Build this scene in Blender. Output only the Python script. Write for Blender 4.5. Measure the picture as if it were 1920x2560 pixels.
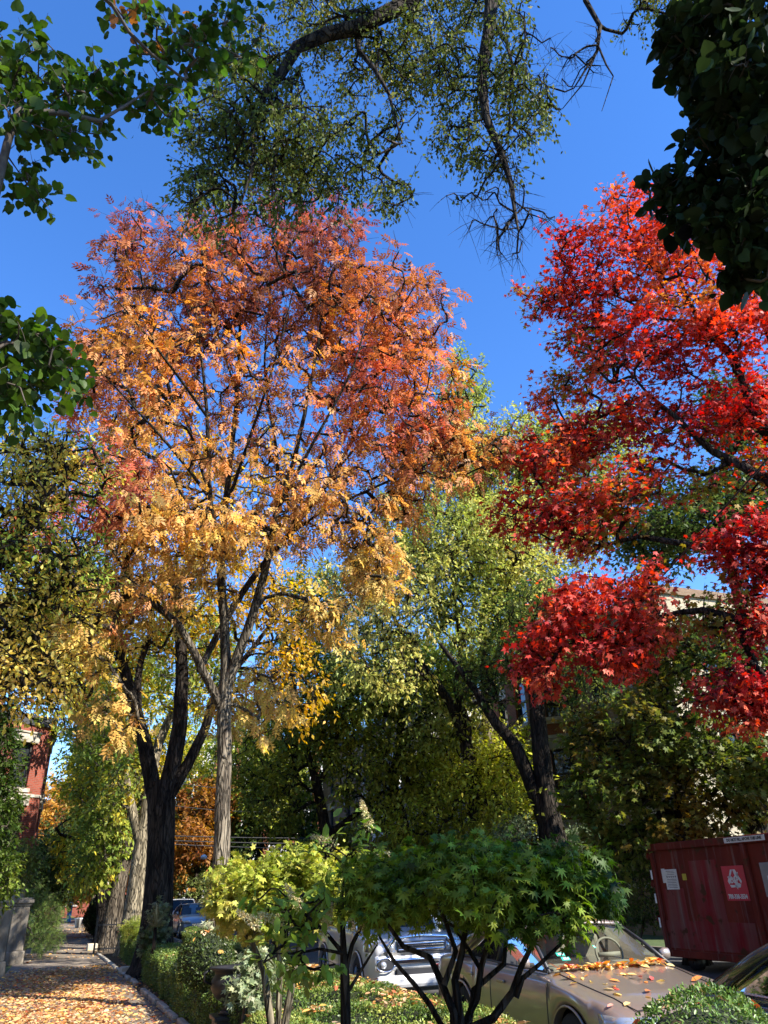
import bpy, math, random
import numpy as np
from mathutils import Vector, Matrix
rng = np.random.default_rng(7)
random.seed(7)
R = math.radians
sc = bpy.context.scene
for o in list(bpy.data.objects): bpy.data.objects.remove(o)
C = sc.collection

# ------------------------------------------------------------------ camera
H = 1.716; PITCH = R(26.96); YAW = R(21.55); ROLL = R(-2.02); FPX = 1848.0
_f = Vector((math.sin(YAW) * math.cos(PITCH), math.cos(YAW) * math.cos(PITCH), math.sin(PITCH)))
_r0 = Vector((math.cos(YAW), -math.sin(YAW), 0)); _u0 = _r0.cross(_f)
_r = _r0 * math.cos(ROLL) + _u0 * math.sin(ROLL); _u = _u0 * math.cos(ROLL) - _r0 * math.sin(ROLL)
cd = bpy.data.cameras.new('camera'); cam = bpy.data.objects.new('camera', cd); C.objects.link(cam)
cam.location = (0, 0, H); cam.rotation_euler = Matrix((_r, _u, -_f)).transposed().to_euler()
cd.sensor_fit = 'VERTICAL'; cd.sensor_height = 24.0; cd.lens = 24.0 * FPX / 2560.0
cd.clip_end = 2000; cd.clip_start = 0.05
sc.camera = cam
# ------------------------------------------------------------------ world, sun, exposure
SUN_EL = R(40); SUN_D = Vector((0.60, -0.80, 0)).normalized()
w = bpy.data.worlds.new('World'); sc.world = w; w.use_nodes = True
nt = w.node_tree; bg = nt.nodes['Background']
sky = nt.nodes.new('ShaderNodeTexSky'); sky.sky_type = 'NISHITA'; sky.sun_disc = False
sky.sun_elevation = SUN_EL; sky.sun_rotation = math.atan2(SUN_D.x, SUN_D.y)
sky.air_density = 1.0; sky.dust_density = 0.0; sky.ozone_density = 4.0; sky.altitude = 400
hs = nt.nodes.new('ShaderNodeHueSaturation'); hs.inputs['Saturation'].default_value = 1.22; hs.inputs['Hue'].default_value = 0.509
nt.links.new(sky.outputs[0], hs.inputs['Color']); nt.links.new(hs.outputs[0], bg.inputs['Color'])
bg.inputs['Strength'].default_value = 0.13
sl = bpy.data.lights.new('sun', 'SUN'); so = bpy.data.objects.new('sun', sl); C.objects.link(so)
sl.energy = 4.3; sl.angle = R(0.5); sl.color = (1.0, 0.93, 0.82)
sdir = Vector((SUN_D.x * math.cos(SUN_EL), SUN_D.y * math.cos(SUN_EL), math.sin(SUN_EL)))
so.rotation_euler = sdir.to_track_quat('Z', 'Y').to_euler()
sc.view_settings.view_transform = 'Standard'; sc.view_settings.look = 'None'
sc.view_settings.exposure = 1.55; sc.view_settings.gamma = 1.0
sc.render.engine = 'CYCLES'
cy = sc.cycles; cy.max_bounces = 7; cy.diffuse_bounces = 3; cy.glossy_bounces = 3; cy.transmission_bounces = 5; cy.transparent_max_bounces = 8
cy.use_denoising = True; cy.caustics_reflective = False; cy.caustics_refractive = False

# ------------------------------------------------------------------ measuring helper: a photo direction and a real distance give a world point
KS = 1920 / 1659
def at(px, py, D):
    """point at horizontal distance D from the viewpoint"""
    d = _f + _r * ((px * KS - 960) / FPX) - _u * ((py * KS - 1280) / FPX)
    return Vector((0, 0, H)) + d * (D / math.hypot(d.x, d.y))
def depth(p): return (Vector(p) - Vector((0, 0, H))).dot(_f)
def mpp(p): return KS * depth(p) / FPX     # metres per photo pixel at p

# ------------------------------------------------------------------ object helpers
def tag(o, label=None, cat=None, group=None, kind=None):
    if label: o['label'] = label
    if cat: o['category'] = cat
    if group: o['group'] = group
    if kind: o['kind'] = kind
    return o
def empty(name, loc=(0, 0, 0), rz=0, label=None, cat=None, group=None):
    o = bpy.data.objects.new(name, None); C.objects.link(o); o.location = loc; o.rotation_euler = (0, 0, rz)
    o.empty_display_size = .2
    return tag(o, label, cat, group)
def link_mesh(name, me, mat, parent=None, world=False):
    o = bpy.data.objects.new(name, me); C.objects.link(o)
    if mat is not None:
        for m in (mat if isinstance(mat, (list, tuple)) else [mat]): me.materials.append(m)
    if parent is not None:
        o.parent = parent
        if world:
            p = Matrix.Translation(parent.location) @ parent.rotation_euler.to_matrix().to_4x4()
            o.matrix_parent_inverse = p.inverted()
    return o
def np_mesh(name, V, F, cols=None, smooth=False):
    """V (n,3), F (m,k) all faces with k corners"""
    V = np.ascontiguousarray(V, dtype=np.float32); F = np.ascontiguousarray(F, dtype=np.int32)
    me = bpy.data.meshes.new(name); k = F.shape[1]
    me.vertices.add(len(V)); me.vertices.foreach_set('co', V.ravel())
    me.loops.add(F.size); me.loops.foreach_set('vertex_index', F.ravel())
    me.polygons.add(len(F)); me.polygons.foreach_set('loop_start', np.arange(0, F.size, k, dtype=np.int32))
    try: me.polygons.foreach_set('loop_total', np.full(len(F), k, dtype=np.int32))
    except Exception: pass
    if smooth: me.polygons.foreach_set('use_smooth', np.ones(len(F), dtype=bool))
    me.update(calc_edges=True)
    if cols is not None:
        a = me.color_attributes.new('Col', 'FLOAT_COLOR', 'POINT')
        c4 = np.ones((len(V), 4), dtype=np.float32); c4[:, :3] = cols
        a.data.foreach_set('color', c4.ravel())
    return me
class MB:
    def __init__(s): s.v = []; s.f = []; s.m = []
    def add(s, vs, fs, mi=0):
        b = len(s.v); s.v += [tuple(x) for x in vs]; s.f += [tuple(i + b for i in f) for f in fs]; s.m += [mi] * len(fs); return s
    def box(s, c, d, rz=0, mi=0, M=None):
        x, y, z = d[0] / 2, d[1] / 2, d[2] / 2; cs, sn = math.cos(rz), math.sin(rz); vs = []
        for sx, sy, sz in ((-1,-1,-1),(1,-1,-1),(1,1,-1),(-1,1,-1),(-1,-1,1),(1,-1,1),(1,1,1),(-1,1,1)):
            px, py = sx * x, sy * y; vs.append((c[0] + px * cs - py * sn, c[1] + px * sn + py * cs, c[2] + sz * z))
        if M is not None: vs = [tuple(M @ Vector(v)) for v in vs]
        return s.add(vs, [(0,3,2,1),(4,5,6,7),(0,1,5,4),(1,2,6,5),(2,3,7,6),(3,0,4,7)], mi)
    def tube(s, pts, rad, n=8, mi=0, caps=True):
        pts = [Vector(p) for p in pts]; m = len(pts)
        if not hasattr(rad, '__len__'): rad = [rad] * m
        vs = []; u = None
        for i in range(m):
            t = (pts[min(i + 1, m - 1)] - pts[max(i - 1, 0)]).normalized()
            if u is None: u = t.orthogonal().normalized()
            u = (u - t * u.dot(t)).normalized(); v = t.cross(u)
            for k in range(n):
                a = 2 * math.pi * k / n; vs.append(pts[i] + (u * math.cos(a) + v * math.sin(a)) * rad[i])
        fs = [(i * n + k, i * n + (k + 1) % n, (i + 1) * n + (k + 1) % n, (i + 1) * n + k) for i in range(m - 1) for k in range(n)]
        if caps: fs += [tuple(range(n - 1, -1, -1)), tuple((m - 1) * n + k for k in range(n))]
        return s.add(vs, fs, mi)
    def lathe(s, prof, c=(0, 0, 0), n=20, mi=0, axis='z'):
        vs = []
        for r, z in prof:
            for k in range(n):
                a = 2 * math.pi * k / n
                p = (r * math.cos(a), r * math.sin(a), z) if axis == 'z' else (z, r * math.cos(a), r * math.sin(a))
                vs.append((c[0] + p[0], c[1] + p[1], c[2] + p[2]))
        m = len(prof)
        return s.add(vs, [(i * n + k, i * n + (k + 1) % n, (i + 1) * n + (k + 1) % n, (i + 1) * n + k) for i in range(m - 1) for k in range(n)], mi)
    def build(s, name, mat, parent=None, smooth=False, world=False, bevel=0):
        me = bpy.data.meshes.new(name); me.from_pydata(s.v, [], s.f); me.update()
        o = link_mesh(name, me, mat, parent, world)
        if isinstance(mat, (list, tuple)): me.polygons.foreach_set('material_index', s.m)
        if smooth: me.polygons.foreach_set('use_smooth', [True] * len(me.polygons))
        if bevel:
            b = o.modifiers.new('b', 'BEVEL'); b.width = bevel; b.segments = 2; b.limit_method = 'ANGLE'; b.angle_limit = R(40)
        return o

# ------------------------------------------------------------------ materials
def new_mat(name):
    m = bpy.data.materials.new(name); m.use_nodes = True
    return m, m.node_tree, m.node_tree.nodes['Principled BSDF']
def noise_mat(name, c1, c2, scale=6, rough=.8, bump=.0, bscale=30, stretch=(1, 1, 1), metal=0, detail=6, coat=0, lo=.35, hi=.65, spec=.5, bdist=.02):
    m, t, b = new_mat(name); n = t.nodes; L = t.links
    tc = n.new('ShaderNodeTexCoord'); mp = n.new('ShaderNodeMapping'); mp.inputs['Scale'].default_value = stretch
    L.new(tc.outputs['Object'], mp.inputs[0])
    nz = n.new('ShaderNodeTexNoise'); nz.inputs['Scale'].default_value = scale; nz.inputs['Detail'].default_value = detail
    L.new(mp.outputs[0], nz.inputs[0])
    cr = n.new('ShaderNodeValToRGB'); cr.color_ramp.elements[0].position = lo; cr.color_ramp.elements[1].position = hi
    cr.color_ramp.elements[0].color = (*c1, 1); cr.color_ramp.elements[1].color = (*c2, 1)
    L.new(nz.outputs[0], cr.inputs[0]); L.new(cr.outputs[0], b.inputs['Base Color'])
    b.inputs['Roughness'].default_value = rough; b.inputs['Metallic'].default_value = metal
    b.inputs['Coat Weight'].default_value = coat; b.inputs['Coat Roughness'].default_value = .08; b.inputs['Specular IOR Level'].default_value = spec
    if bump:
        n2 = n.new('ShaderNodeTexNoise'); n2.inputs['Scale'].default_value = bscale; n2.inputs['Detail'].default_value = 8
        L.new(mp.outputs[0], n2.inputs[0]); bp = n.new('ShaderNodeBump'); bp.inputs['Strength'].default_value = bump; bp.inputs['Distance'].default_value = bdist
        L.new(n2.outputs[0], bp.inputs['Height']); L.new(bp.outputs[0], b.inputs['Normal'])
    return m
def leaf_mat(name, transl=.4, rough=.45, spec=.35):
    m = bpy.data.materials.new(name); m.use_nodes = True; t = m.node_tree; n = t.nodes; L = t.links
    b = n['Principled BSDF']; out = n['Material Output']
    a = n.new('ShaderNodeAttribute'); a.attribute_name = 'Col'
    b.inputs['Roughness'].default_value = rough; b.inputs['Specular IOR Level'].default_value = spec
    tr = n.new('ShaderNodeBsdfTranslucent'); mx = n.new('ShaderNodeMixShader'); mx.inputs[0].default_value = transl
    g = n.new('ShaderNodeHueSaturation'); g.inputs['Saturation'].default_value = 1.1; g.inputs['Value'].default_value = 1.25
    L.new(a.outputs['Color'], b.inputs['Base Color']); L.new(a.outputs['Color'], g.inputs['Color']); L.new(g.outputs[0], tr.inputs['Color'])
    L.new(b.outputs[0], mx.inputs[1]); L.new(tr.outputs[0], mx.inputs[2]); L.new(mx.outputs[0], out.inputs['Surface'])
    return m
def bark_mat(name, c1, c2, sc_=5, bump=1.0):
    m = noise_mat(name, c1, c2, scale=sc_, rough=.95, bump=bump, bscale=16, stretch=(1.6, 1.6, .28), detail=9, lo=.38, hi=.62, spec=.15, bdist=.03)
    t = m.node_tree; n = t.nodes; L = t.links; b = n['Principled BSDF']; mp = n['Mapping']; vo = n.new('ShaderNodeTexVoronoi'); vo.feature = 'DISTANCE_TO_EDGE'; vo.inputs['Scale'].default_value = 9
    nz = n.new('ShaderNodeTexNoise'); nz.inputs['Scale'].default_value = 3; L.new(mp.outputs[0], nz.inputs[0]); ad = n.new('ShaderNodeVectorMath'); ad.operation = 'MULTIPLY_ADD'; ad.inputs[1].default_value = (.35, .35, .35)
    L.new(nz.outputs['Color'], ad.inputs[0]); L.new(mp.outputs[0], ad.inputs[2]); L.new(ad.outputs[0], vo.inputs['Vector'])
    mr = n.new('ShaderNodeMapRange'); mr.inputs[1].default_value = 0; mr.inputs[2].default_value = .16; mr.inputs[3].default_value = .35; mr.inputs[4].default_value = 1.08; L.new(vo.outputs[0], mr.inputs[0])
    src = b.inputs['Base Color'].links[0].from_socket; vm = n.new('ShaderNodeVectorMath'); vm.operation = 'SCALE'; L.new(src, vm.inputs[0]); L.new(mr.outputs[0], vm.inputs['Scale']); L.new(vm.outputs[0], b.inputs['Base Color'])
    bp = n['Bump']; b2 = n.new('ShaderNodeBump'); b2.inputs['Strength'].default_value = 1; b2.inputs['Distance'].default_value = .05; L.new(mr.outputs[0], b2.inputs['Height']); L.new(bp.outputs[0], b2.inputs['Normal']); L.new(b2.outputs[0], b.inputs['Normal'])
    return m
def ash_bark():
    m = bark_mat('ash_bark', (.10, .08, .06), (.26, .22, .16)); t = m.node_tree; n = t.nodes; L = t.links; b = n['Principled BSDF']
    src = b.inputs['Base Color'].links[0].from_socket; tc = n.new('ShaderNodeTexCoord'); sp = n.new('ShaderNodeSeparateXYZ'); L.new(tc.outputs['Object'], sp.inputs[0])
    mr = n.new('ShaderNodeMapRange'); mr.inputs[1].default_value = 4.5; mr.inputs[2].default_value = 8.0; mr.inputs[3].default_value = 1.0; mr.inputs[4].default_value = .22; L.new(sp.outputs[2], mr.inputs[0])  # upper limbs darker: young bark, plus crown shade put into the colour
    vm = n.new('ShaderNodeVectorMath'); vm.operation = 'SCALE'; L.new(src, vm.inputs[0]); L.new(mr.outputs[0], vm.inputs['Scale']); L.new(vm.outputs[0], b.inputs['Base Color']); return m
def flat(name, c, rough=.6, metal=0, spec=.5, coat=0):
    return noise_mat(name, tuple(x * .9 for x in c), tuple(min(1, x * 1.08) for x in c), scale=9, rough=rough, metal=metal, spec=spec, coat=coat)
def brick_mat(name, c1, c2, mortar, sx=1):
    m, t, b = new_mat(name); n = t.nodes; L = t.links
    tc = n.new('ShaderNodeTexCoord'); sp = n.new('ShaderNodeSeparateXYZ'); L.new(tc.outputs['Object'], sp.inputs[0])
    ad = n.new('ShaderNodeMath'); ad.operation = 'ADD'; L.new(sp.outputs[0], ad.inputs[0]); L.new(sp.outputs[1], ad.inputs[1])
    cb = n.new('ShaderNodeCombineXYZ'); L.new(ad.outputs[0], cb.inputs[0]); L.new(sp.outputs[2], cb.inputs[1])
    br = n.new('ShaderNodeTexBrick'); br.inputs['Scale'].default_value = 1.0; br.inputs['Brick Width'].default_value = .21; br.inputs['Row Height'].default_value = .072
    br.inputs['Mortar Size'].default_value = .006; br.inputs['Color1'].default_value = (*c1, 1); br.inputs['Color2'].default_value = (*c2, 1); br.inputs['Mortar'].default_value = (*mortar, 1)
    L.new(cb.outputs[0], br.inputs[0])
    nz = n.new('ShaderNodeTexNoise'); nz.inputs['Scale'].default_value = 1.3; nz.inputs['Detail'].default_value = 8; L.new(tc.outputs['Object'], nz.inputs[0])
    mr = n.new('ShaderNodeMapRange'); mr.inputs[3].default_value = .72; mr.inputs[4].default_value = 1.2; L.new(nz.outputs[0], mr.inputs[0])
    mu = n.new('ShaderNodeVectorMath'); mu.operation = 'SCALE'; L.new(br.outputs[0], mu.inputs[0]); L.new(mr.outputs[0], mu.inputs['Scale'])
    L.new(mu.outputs[0], b.inputs['Base Color']); b.inputs['Roughness'].default_value = .9; b.inputs['Specular IOR Level'].default_value = .2
    bp = n.new('ShaderNodeBump'); bp.inputs['Strength'].default_value = .5; bp.inputs['Distance'].default_value = .01; L.new(br.outputs['Fac'], bp.inputs['Height']); bp.invert = True
    L.new(bp.outputs[0], b.inputs['Normal'])
    return m
def glass_mat(name, tint=(.75, .82, .8), refl=1.0):
    m = bpy.data.materials.new(name); m.use_nodes = True; t = m.node_tree; n = t.nodes; L = t.links
    n.remove(n['Principled BSDF']); out = n['Material Output']
    tr = n.new('ShaderNodeBsdfTransparent'); tr.inputs[0].default_value = (*tint, 1)
    gl = n.new('ShaderNodeBsdfGlossy'); gl.inputs['Roughness'].default_value = .02; gl.inputs[0].default_value = (refl, refl, refl, 1)
    fr = n.new('ShaderNodeFresnel'); fr.inputs[0].default_value = 1.33; mx = n.new('ShaderNodeMixShader')
    L.new(fr.outputs[0], mx.inputs[0]); L.new(tr.outputs[0], mx.inputs[1]); L.new(gl.outputs[0], mx.inputs[2]); L.new(mx.outputs[0], out.inputs['Surface'])
    return m
M = dict(
    leaf=leaf_mat('leaf', .42, .5, .22), leaf_dark=leaf_mat('leaf_glossy', .3, .55, .12), leaf_dry=leaf_mat('leaf_dry', .15, .6, .2),
    bark=bark_mat('bark_grey_brown', (.045, .036, .027), (.17, .14, .105)), bark_light=bark_mat('bark_pale', (.13, .11, .075), (.34, .29, .20)),
    bark_dark=bark_mat('bark_dark', (.014, .011, .009), (.055, .044, .034)), twig=noise_mat('twig', (.05, .035, .025), (.1, .08, .06), 20),
    stone=noise_mat('limestone', (.28, .25, .20), (.48, .44, .37), 5, .85, .3, 40), white_stone=noise_mat('cream_stone', (.36, .32, .24), (.52, .47, .37), 4, .8),
    concrete=noise_mat('concrete', (.11, .088, .066), (.24, .195, .15), 2.2, .9, .25, 60), asphalt=noise_mat('asphalt', (.04, .04, .04), (.075, .072, .07), 9, .9, .4, 120),
    soil=noise_mat('soil', (.035, .024, .015), (.10, .07, .04), 8, .95, .8, 25), grass=noise_mat('lawn', (.03, .06, .015), (.08, .11, .03), 7, .95, .6, 40),
    brick_red=brick_mat('red_brick', (.27, .065, .038), (.21, .05, .03), (.19, .14, .12)), brick_orange=brick_mat('orange_brick', (.27, .085, .035), (.22, .07, .03), (.2, .14, .1)),
    brick_tan=brick_mat('tan_brick', (.46, .40, .28), (.40, .34, .24), (.36, .32, .26)), brick_dark=brick_mat('brown_brick', (.20, .13, .08), (.26, .17, .11), (.2, .18, .15)),
    siding=noise_mat('white_siding', (.55, .54, .5), (.68, .67, .63), 3, .7), glass_dark=flat('window_glass', (.02, .025, .03), .04, 0, .8),
    black_metal=flat('black_iron', (.012, .012, .014), .45, .0), frame_dark=flat('dark_frame', (.03, .025, .02), .6), roof=flat('roof_felt', (.05, .05, .055), .9),
    chrome=flat('chrome', (.75, .75, .76), .12, 1), rubber=flat('rubber', (.018, .018, .018), .85), alloy=flat('alloy', (.6, .6, .6), .25, 1),
    wire=flat('wire', (.02, .02, .02), .6), white=flat('white_paint', (.75, .75, .72), .6), paper=flat('paper', (.62, .60, .55), .8),
)

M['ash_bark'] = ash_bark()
# ------------------------------------------------------------------ smooth noise and colours
def snoise(P_, scale, seed=0):
    r = np.random.default_rng(seed + 100); out = np.zeros(len(P_)); tot = 0
    for o in range(4):
        k = r.normal(size=(5, 3)) * (1.7 ** o) / scale; ph = r.uniform(0, 6.28, 5)
        out += np.sin(P_ @ k.T + ph).mean(axis=1) * (0.7 ** o); tot += 0.7 ** o
    return np.clip(out / tot * 1.6 + .5, 0, 1)
def ramp(t, stops):
    xs = [s[0] for s in stops]; return np.stack([np.interp(t, xs, [s[1][i] for s in stops]) for i in range(3)], axis=1)
def jitter(c, r, v=.18, h=.06):
    n = len(c); return np.clip(c * (1 + r.normal(0, v, (n, 1))) * (1 + r.normal(0, h, (n, 3))), .003, .95)

# ------------------------------------------------------------------ leaf templates: verts, quads (x = along the leaf, z = normal)
def star(tips, notches, fold=.08):
    v = [(0, 0, 0)]; ring = []
    for i, (a, rr) in enumerate(tips):
        an, rn = notches[i]; ring.append((rn * math.cos(R(an)), rn * math.sin(R(an)), 0)); ring.append((rr * math.cos(R(a)), rr * math.sin(R(a)), -fold * rr))
    an, rn = notches[-1]; ring.append((rn * math.cos(R(an)), rn * math.sin(R(an)), 0))
    v += ring; f = [(0, 1 + 2 * i, 2 + 2 * i, 3 + 2 * i) for i in range(len(tips))]
    return np.array(v, float), np.array(f)
T_DIAM = (np.array([(0, 0, 0), (.45, .24, .05), (1, 0, -.04), (.45, -.24, .05)], float), np.array([(0, 1, 2, 3)]))
T_OVAL = (np.array([(0, 0, 0), (.25, .21, .04), (.68, .2, .03), (1, 0, -.06), (.68, -.2, .03), (.25, -.21, .04)], float), np.array([(0, 1, 2, 3), (0, 3, 4, 5)]))
T_HEART = (np.array([(0, 0, 0), (-.08, .28, .03), (.2, .48, .05), (.55, .42, .03), (.82, .2, 0), (1.0, 0, -.1), (.82, -.2, 0), (.55, -.42, .03), (.2, -.48, .05), (-.08, -.28, .03)], float),
           np.array([(0, 1, 2, 3), (0, 3, 4, 5), (0, 5, 6, 7), (0, 7, 8, 9)]))
T_MAPLE = star([(-108, .5), (-52, .85), (0, 1.0), (52, .85), (108, .5)], [(-160, .3), (-78, .38), (-26, .42), (26, .42), (78, .38), (160, .3)])
T_JMAPLE = star([(-120, .45), (-78, .75), (-38, .95), (0, 1.05), (38, .95), (78, .75), (120, .45)], [(-150, .14), (-98, .28), (-58, .34), (-18, .36), (18, .36), (58, .34), (98, .28), (150, .14)], .15)
def ash_t():
    V = []; F = []
    for i, (x, s) in enumerate([(.30, -1), (.30, 1), (.55, -1), (.55, 1), (.78, -1), (.78, 1), (.9, 0)]):
        a = R(s * 58); L = .46; b = len(V); ca, sa = math.cos(a), math.sin(a)
        for (u, v_, z) in ((0, 0, 0), (.45, .22, .03), (1, 0, -.22), (.45, -.22, .03)):
            V.append((x + L * (u * ca - v_ * sa), L * (u * sa + v_ * ca), z * L - .12 * x * x))
        F.append((b, b + 1, b + 2, b + 3))
    return np.array(V, float), np.array(F)
T_ASH = ash_t()
def locust_t():
    V = []; F = []
    for i in range(5):
        for s in (-1, 1):
            x = .15 + i * .18; b = len(V)
            for (u, v_) in ((0, 0), (.5, .25), (1, 0), (.5, -.25)): V.append((x + .22 * (u * .4 - v_ * s * .9), .3 * (u * s), -.1 * x))
            F.append((b, b + 1, b + 2, b + 3))
    return np.array(V, float), np.array(F)
T_LOC = locust_t()
def leaf_arrays(pos, d, n, size, T):
    V, F = T; d = d / np.linalg.norm(d, axis=1, keepdims=True)
    n = n - d * (n * d).sum(1, keepdims=True); n /= np.linalg.norm(n, axis=1, keepdims=True) + 1e-9; s = np.cross(n, d)
    N = len(pos); k = len(V)
    W = pos[:, None, :] + size[:, None, None] * (V[None, :, 0, None] * d[:, None, :] + V[None, :, 1, None] * s[:, None, :] + V[None, :, 2, None] * n[:, None, :])
    FF = F[None, :, :] + (np.arange(N) * k)[:, None, None]
    return W.reshape(-1, 3), FF.reshape(-1, 4), k
def foliage(name, parent, pos, d, n, size, cols, T, mat, world=True):
    V, F, k = leaf_arrays(pos, d, n, size, T)
    me = np_mesh(name, V, F, np.repeat(cols, k, axis=0))
    return link_mesh(name, me, mat, parent, world)

# ------------------------------------------------------------------ trees
def catmull(pts, rad, step):
    P_ = [np.array(p, float) for p in pts]; out = []; ro = []
    for i in range(len(P_) - 1):
        p0 = P_[max(i - 1, 0)]; p1 = P_[i]; p2 = P_[i + 1]; p3 = P_[min(i + 2, len(P_) - 1)]
        m = max(1, int(np.linalg.norm(p2 - p1) / step))
        for j in range(m):
            t = j / m; out.append(.5 * ((2 * p1) + (-p0 + p2) * t + (2 * p0 - 5 * p1 + 4 * p2 - p3) * t * t + (-p0 + 3 * p1 - 3 * p2 + p3) * t ** 3)); ro.append(rad[i] * (1 - t) + rad[i + 1] * t)
    out.append(P_[-1]); ro.append(rad[-1]); return np.array(out), np.array(ro)
def tubes(chains):
    """chains: list of (pts, rads, sides) -> V, F quads"""
    Vs = []; Fs = []; b = 0
    for pts, rad, n in chains:
        m = len(pts); t = np.zeros_like(pts); t[1:-1] = pts[2:] - pts[:-2]; t[0] = pts[1] - pts[0]; t[-1] = pts[-1] - pts[-2]
        t /= np.linalg.norm(t, axis=1, keepdims=True) + 1e-9
        ref = np.array([1., 0, 0]) if abs(t[0, 0]) < .8 else np.array([0, 1., 0])
        u = ref - t * (t @ ref)[:, None]; u /= np.linalg.norm(u, axis=1, keepdims=True) + 1e-9; v = np.cross(t, u)
        a = np.arange(n) * 2 * math.pi / n
        ring = pts[:, None, :] + rad[:, None, None] * (np.cos(a)[None, :, None] * u[:, None, :] + np.sin(a)[None, :, None] * v[:, None, :])
        if n >= 10:
            wob = 1 + .06 * np.sin(a * 3 + 1) + .05 * np.sin(a * 7); ring = pts[:, None, :] + (ring - pts[:, None, :]) * wob[None, :, None]
        Vs.append(ring.reshape(-1, 3)); i = np.arange(m - 1)[:, None] * n; k = np.arange(n)[None, :]; k2 = (k + 1) % n
        Fs.append(np.stack([i + k, i + k2, i + n + k2, i + n + k], axis=2).reshape(-1, 4) + b); b += m * n
    return np.concatenate(Vs), np.concatenate(Fs)
def blob_points(blobs, n, r, shell=.5):
    """blobs: (px, py, D, rx_px, ry_px, rdepth_m, weight)"""
    wts = np.array([b[6] * b[3] * b[4] for b in blobs]); cnt = (wts / wts.sum() * n).astype(int) + 1; out = []
    cr, cu, cf = np.array(_r), np.array(_u), np.array(_f)
    fh = np.array((math.sin(YAW), math.cos(YAW), 0)); uz = np.array((0, 0, 1.))
    for b, c in zip(blobs, cnt):
        ce = at(b[0], b[1], b[2]); k = mpp(ce); q = r.normal(size=(c, 3)); q /= np.linalg.norm(q, axis=1, keepdims=True)
        q *= (r.uniform(0, 1, (c, 1)) ** (1 / 3 if shell < 1 else .15)); view = np.array(ce - Vector((0, 0, H))); view /= np.linalg.norm(view)
        sx = np.cross(view, uz); sx /= np.linalg.norm(sx); sy = np.cross(sx, view)
        out.append(np.array(ce) + q[:, :1] * sx * (b[3] * k) + q[:, 1:2] * sy * (b[4] * k) + q[:, 2:3] * view * b[5])
    return np.concatenate(out)
def tree(name, label, cat, base, limbs, pts, leaf, colfn, bark='bark', seed=1, group=None, sub=4, per=6, tw=.45, twr=.006, up=.25,
         leaf_size=.1, rmin=.006, rscale=.011, droop=.3, T=T_DIAM, mat='leaf', bare=0.0, outward=.6, center=None, root_flare=True, leaf_spread=.06, bare_fn=None, pull=.5, svar=.22, flat_=1.0, kink=.12):
    r = np.random.default_rng(seed); pos = []; par = []; rad = []; chains = []
    for li, (lp, lr) in enumerate(limbs):
        P_, Rr = catmull(lp, lr, .35)
        if li and pos:
            d = np.linalg.norm(np.array(pos) - P_[0], axis=1); j = int(d.argmin())
        else: j = -1
        idx = []
        for q, rr in zip(P_, Rr):
            q = q + r.normal(0, kink, 3) * min(rr * 1.2, .06)
            pos.append(q); par.append(idx[-1] if idx else j); rad.append(rr); idx.append(len(pos) - 1)
        chains.append((idx, True, j))
    A = np.array(pos); nfix = len(pos)
    skel = A[max(0, int(len(catmull(*limbs[0], .35)[0]) * .6)) if len(limbs) > 1 else 0:]
    if center is None: center = A.mean(0)
    dmin = np.empty(len(pts))
    for i in range(0, len(pts), 500): dmin[i:i + 500] = np.linalg.norm(pts[i:i + 500, None, :] - A[None], axis=2).min(1)
    order = np.argsort(dmin); cap = nfix + len(pts) * 5 + 5
    buf = np.zeros((cap, 3)); buf[:nfix] = A; pen = np.zeros(cap); n = nfix
    base_z = A[0, 2]; pen[:nfix] = np.maximum(0, (A[0:nfix, 2] * 0))
    for i in order:
        q = pts[i]; dv = buf[:n] - q; dd = np.sqrt((dv ** 2).sum(1)) + np.maximum(0, buf[:n, 2] - q[2]) * pull
        j = int(dd.argmin()); p0 = buf[j].copy(); L = np.linalg.norm(q - p0)
        if L < .05: continue
        m = 2 if L < .6 else (3 if L < 1.5 else 4)
        pj = par[j]; tdir = (p0 - buf[pj]) if pj >= 0 else np.array([0, 0, 1.]); tdir = tdir / (np.linalg.norm(tdir) + 1e-9)
        c1 = p0 + (tdir * .5 + np.array([0, 0, up])) * L * .45; last = j; idx = []
        for s in range(1, m + 1):
            t = s / m; x = (1 - t) ** 2 * p0 + 2 * t * (1 - t) * c1 + t * t * q
            if s < m: x = x + r.normal(0, .035 * L, 3)
            buf[n] = x; par.append(last); rad.append(0); last = n; idx.append(n); n += 1
        chains.append((idx, False, j))
    pos = buf[:n]; par = np.array(par); load = np.zeros(n)
    for c in chains:
        if not c[1]: load[c[0][-1]] += 1
    for i in range(n - 1, -1, -1):
        if par[i] >= 0: load[par[i]] += load[i]
    rr = rmin + rscale * np.power(load, .47); rad = np.array(rad)
    fin = np.where(rad > 0, rad, rr); tc = []
    for idx, fixed, j in chains:
        if fixed: P_ = pos[idx]; Q = fin[idx].copy(); sides = 12 if Q.max() > .1 else (8 if Q.max() > .05 else 6)
        else:
            P_ = np.vstack([pos[j], pos[idx]]); Q = fin[idx]; Q = np.concatenate([[min(fin[j], Q[0] * 1.25)], Q]); sides = 6 if Q.max() > .04 else 4
        if fixed and idx[0] == 0 and root_flare:
            z = P_[:, 2] - P_[0, 2]; Q = Q * (1 + (.9 if Q[0] < .25 else .45) * np.exp(-z / .3) + .2 * np.exp(-z / 1.2))
        if len(P_) > 1: tc.append((P_, Q, sides))
    # twiglets and leaves
    ends = np.array([c[0][-1] for c in chains if not c[1]] + [c[0][-2] for c in chains if not c[1] and len(c[0]) > 2])
    E_ = pos[ends]; ne = len(E_); K = ne * sub
    o = np.repeat(E_, sub, axis=0); out = o - center; out /= np.linalg.norm(out, axis=1, keepdims=True) + 1e-9
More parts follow.
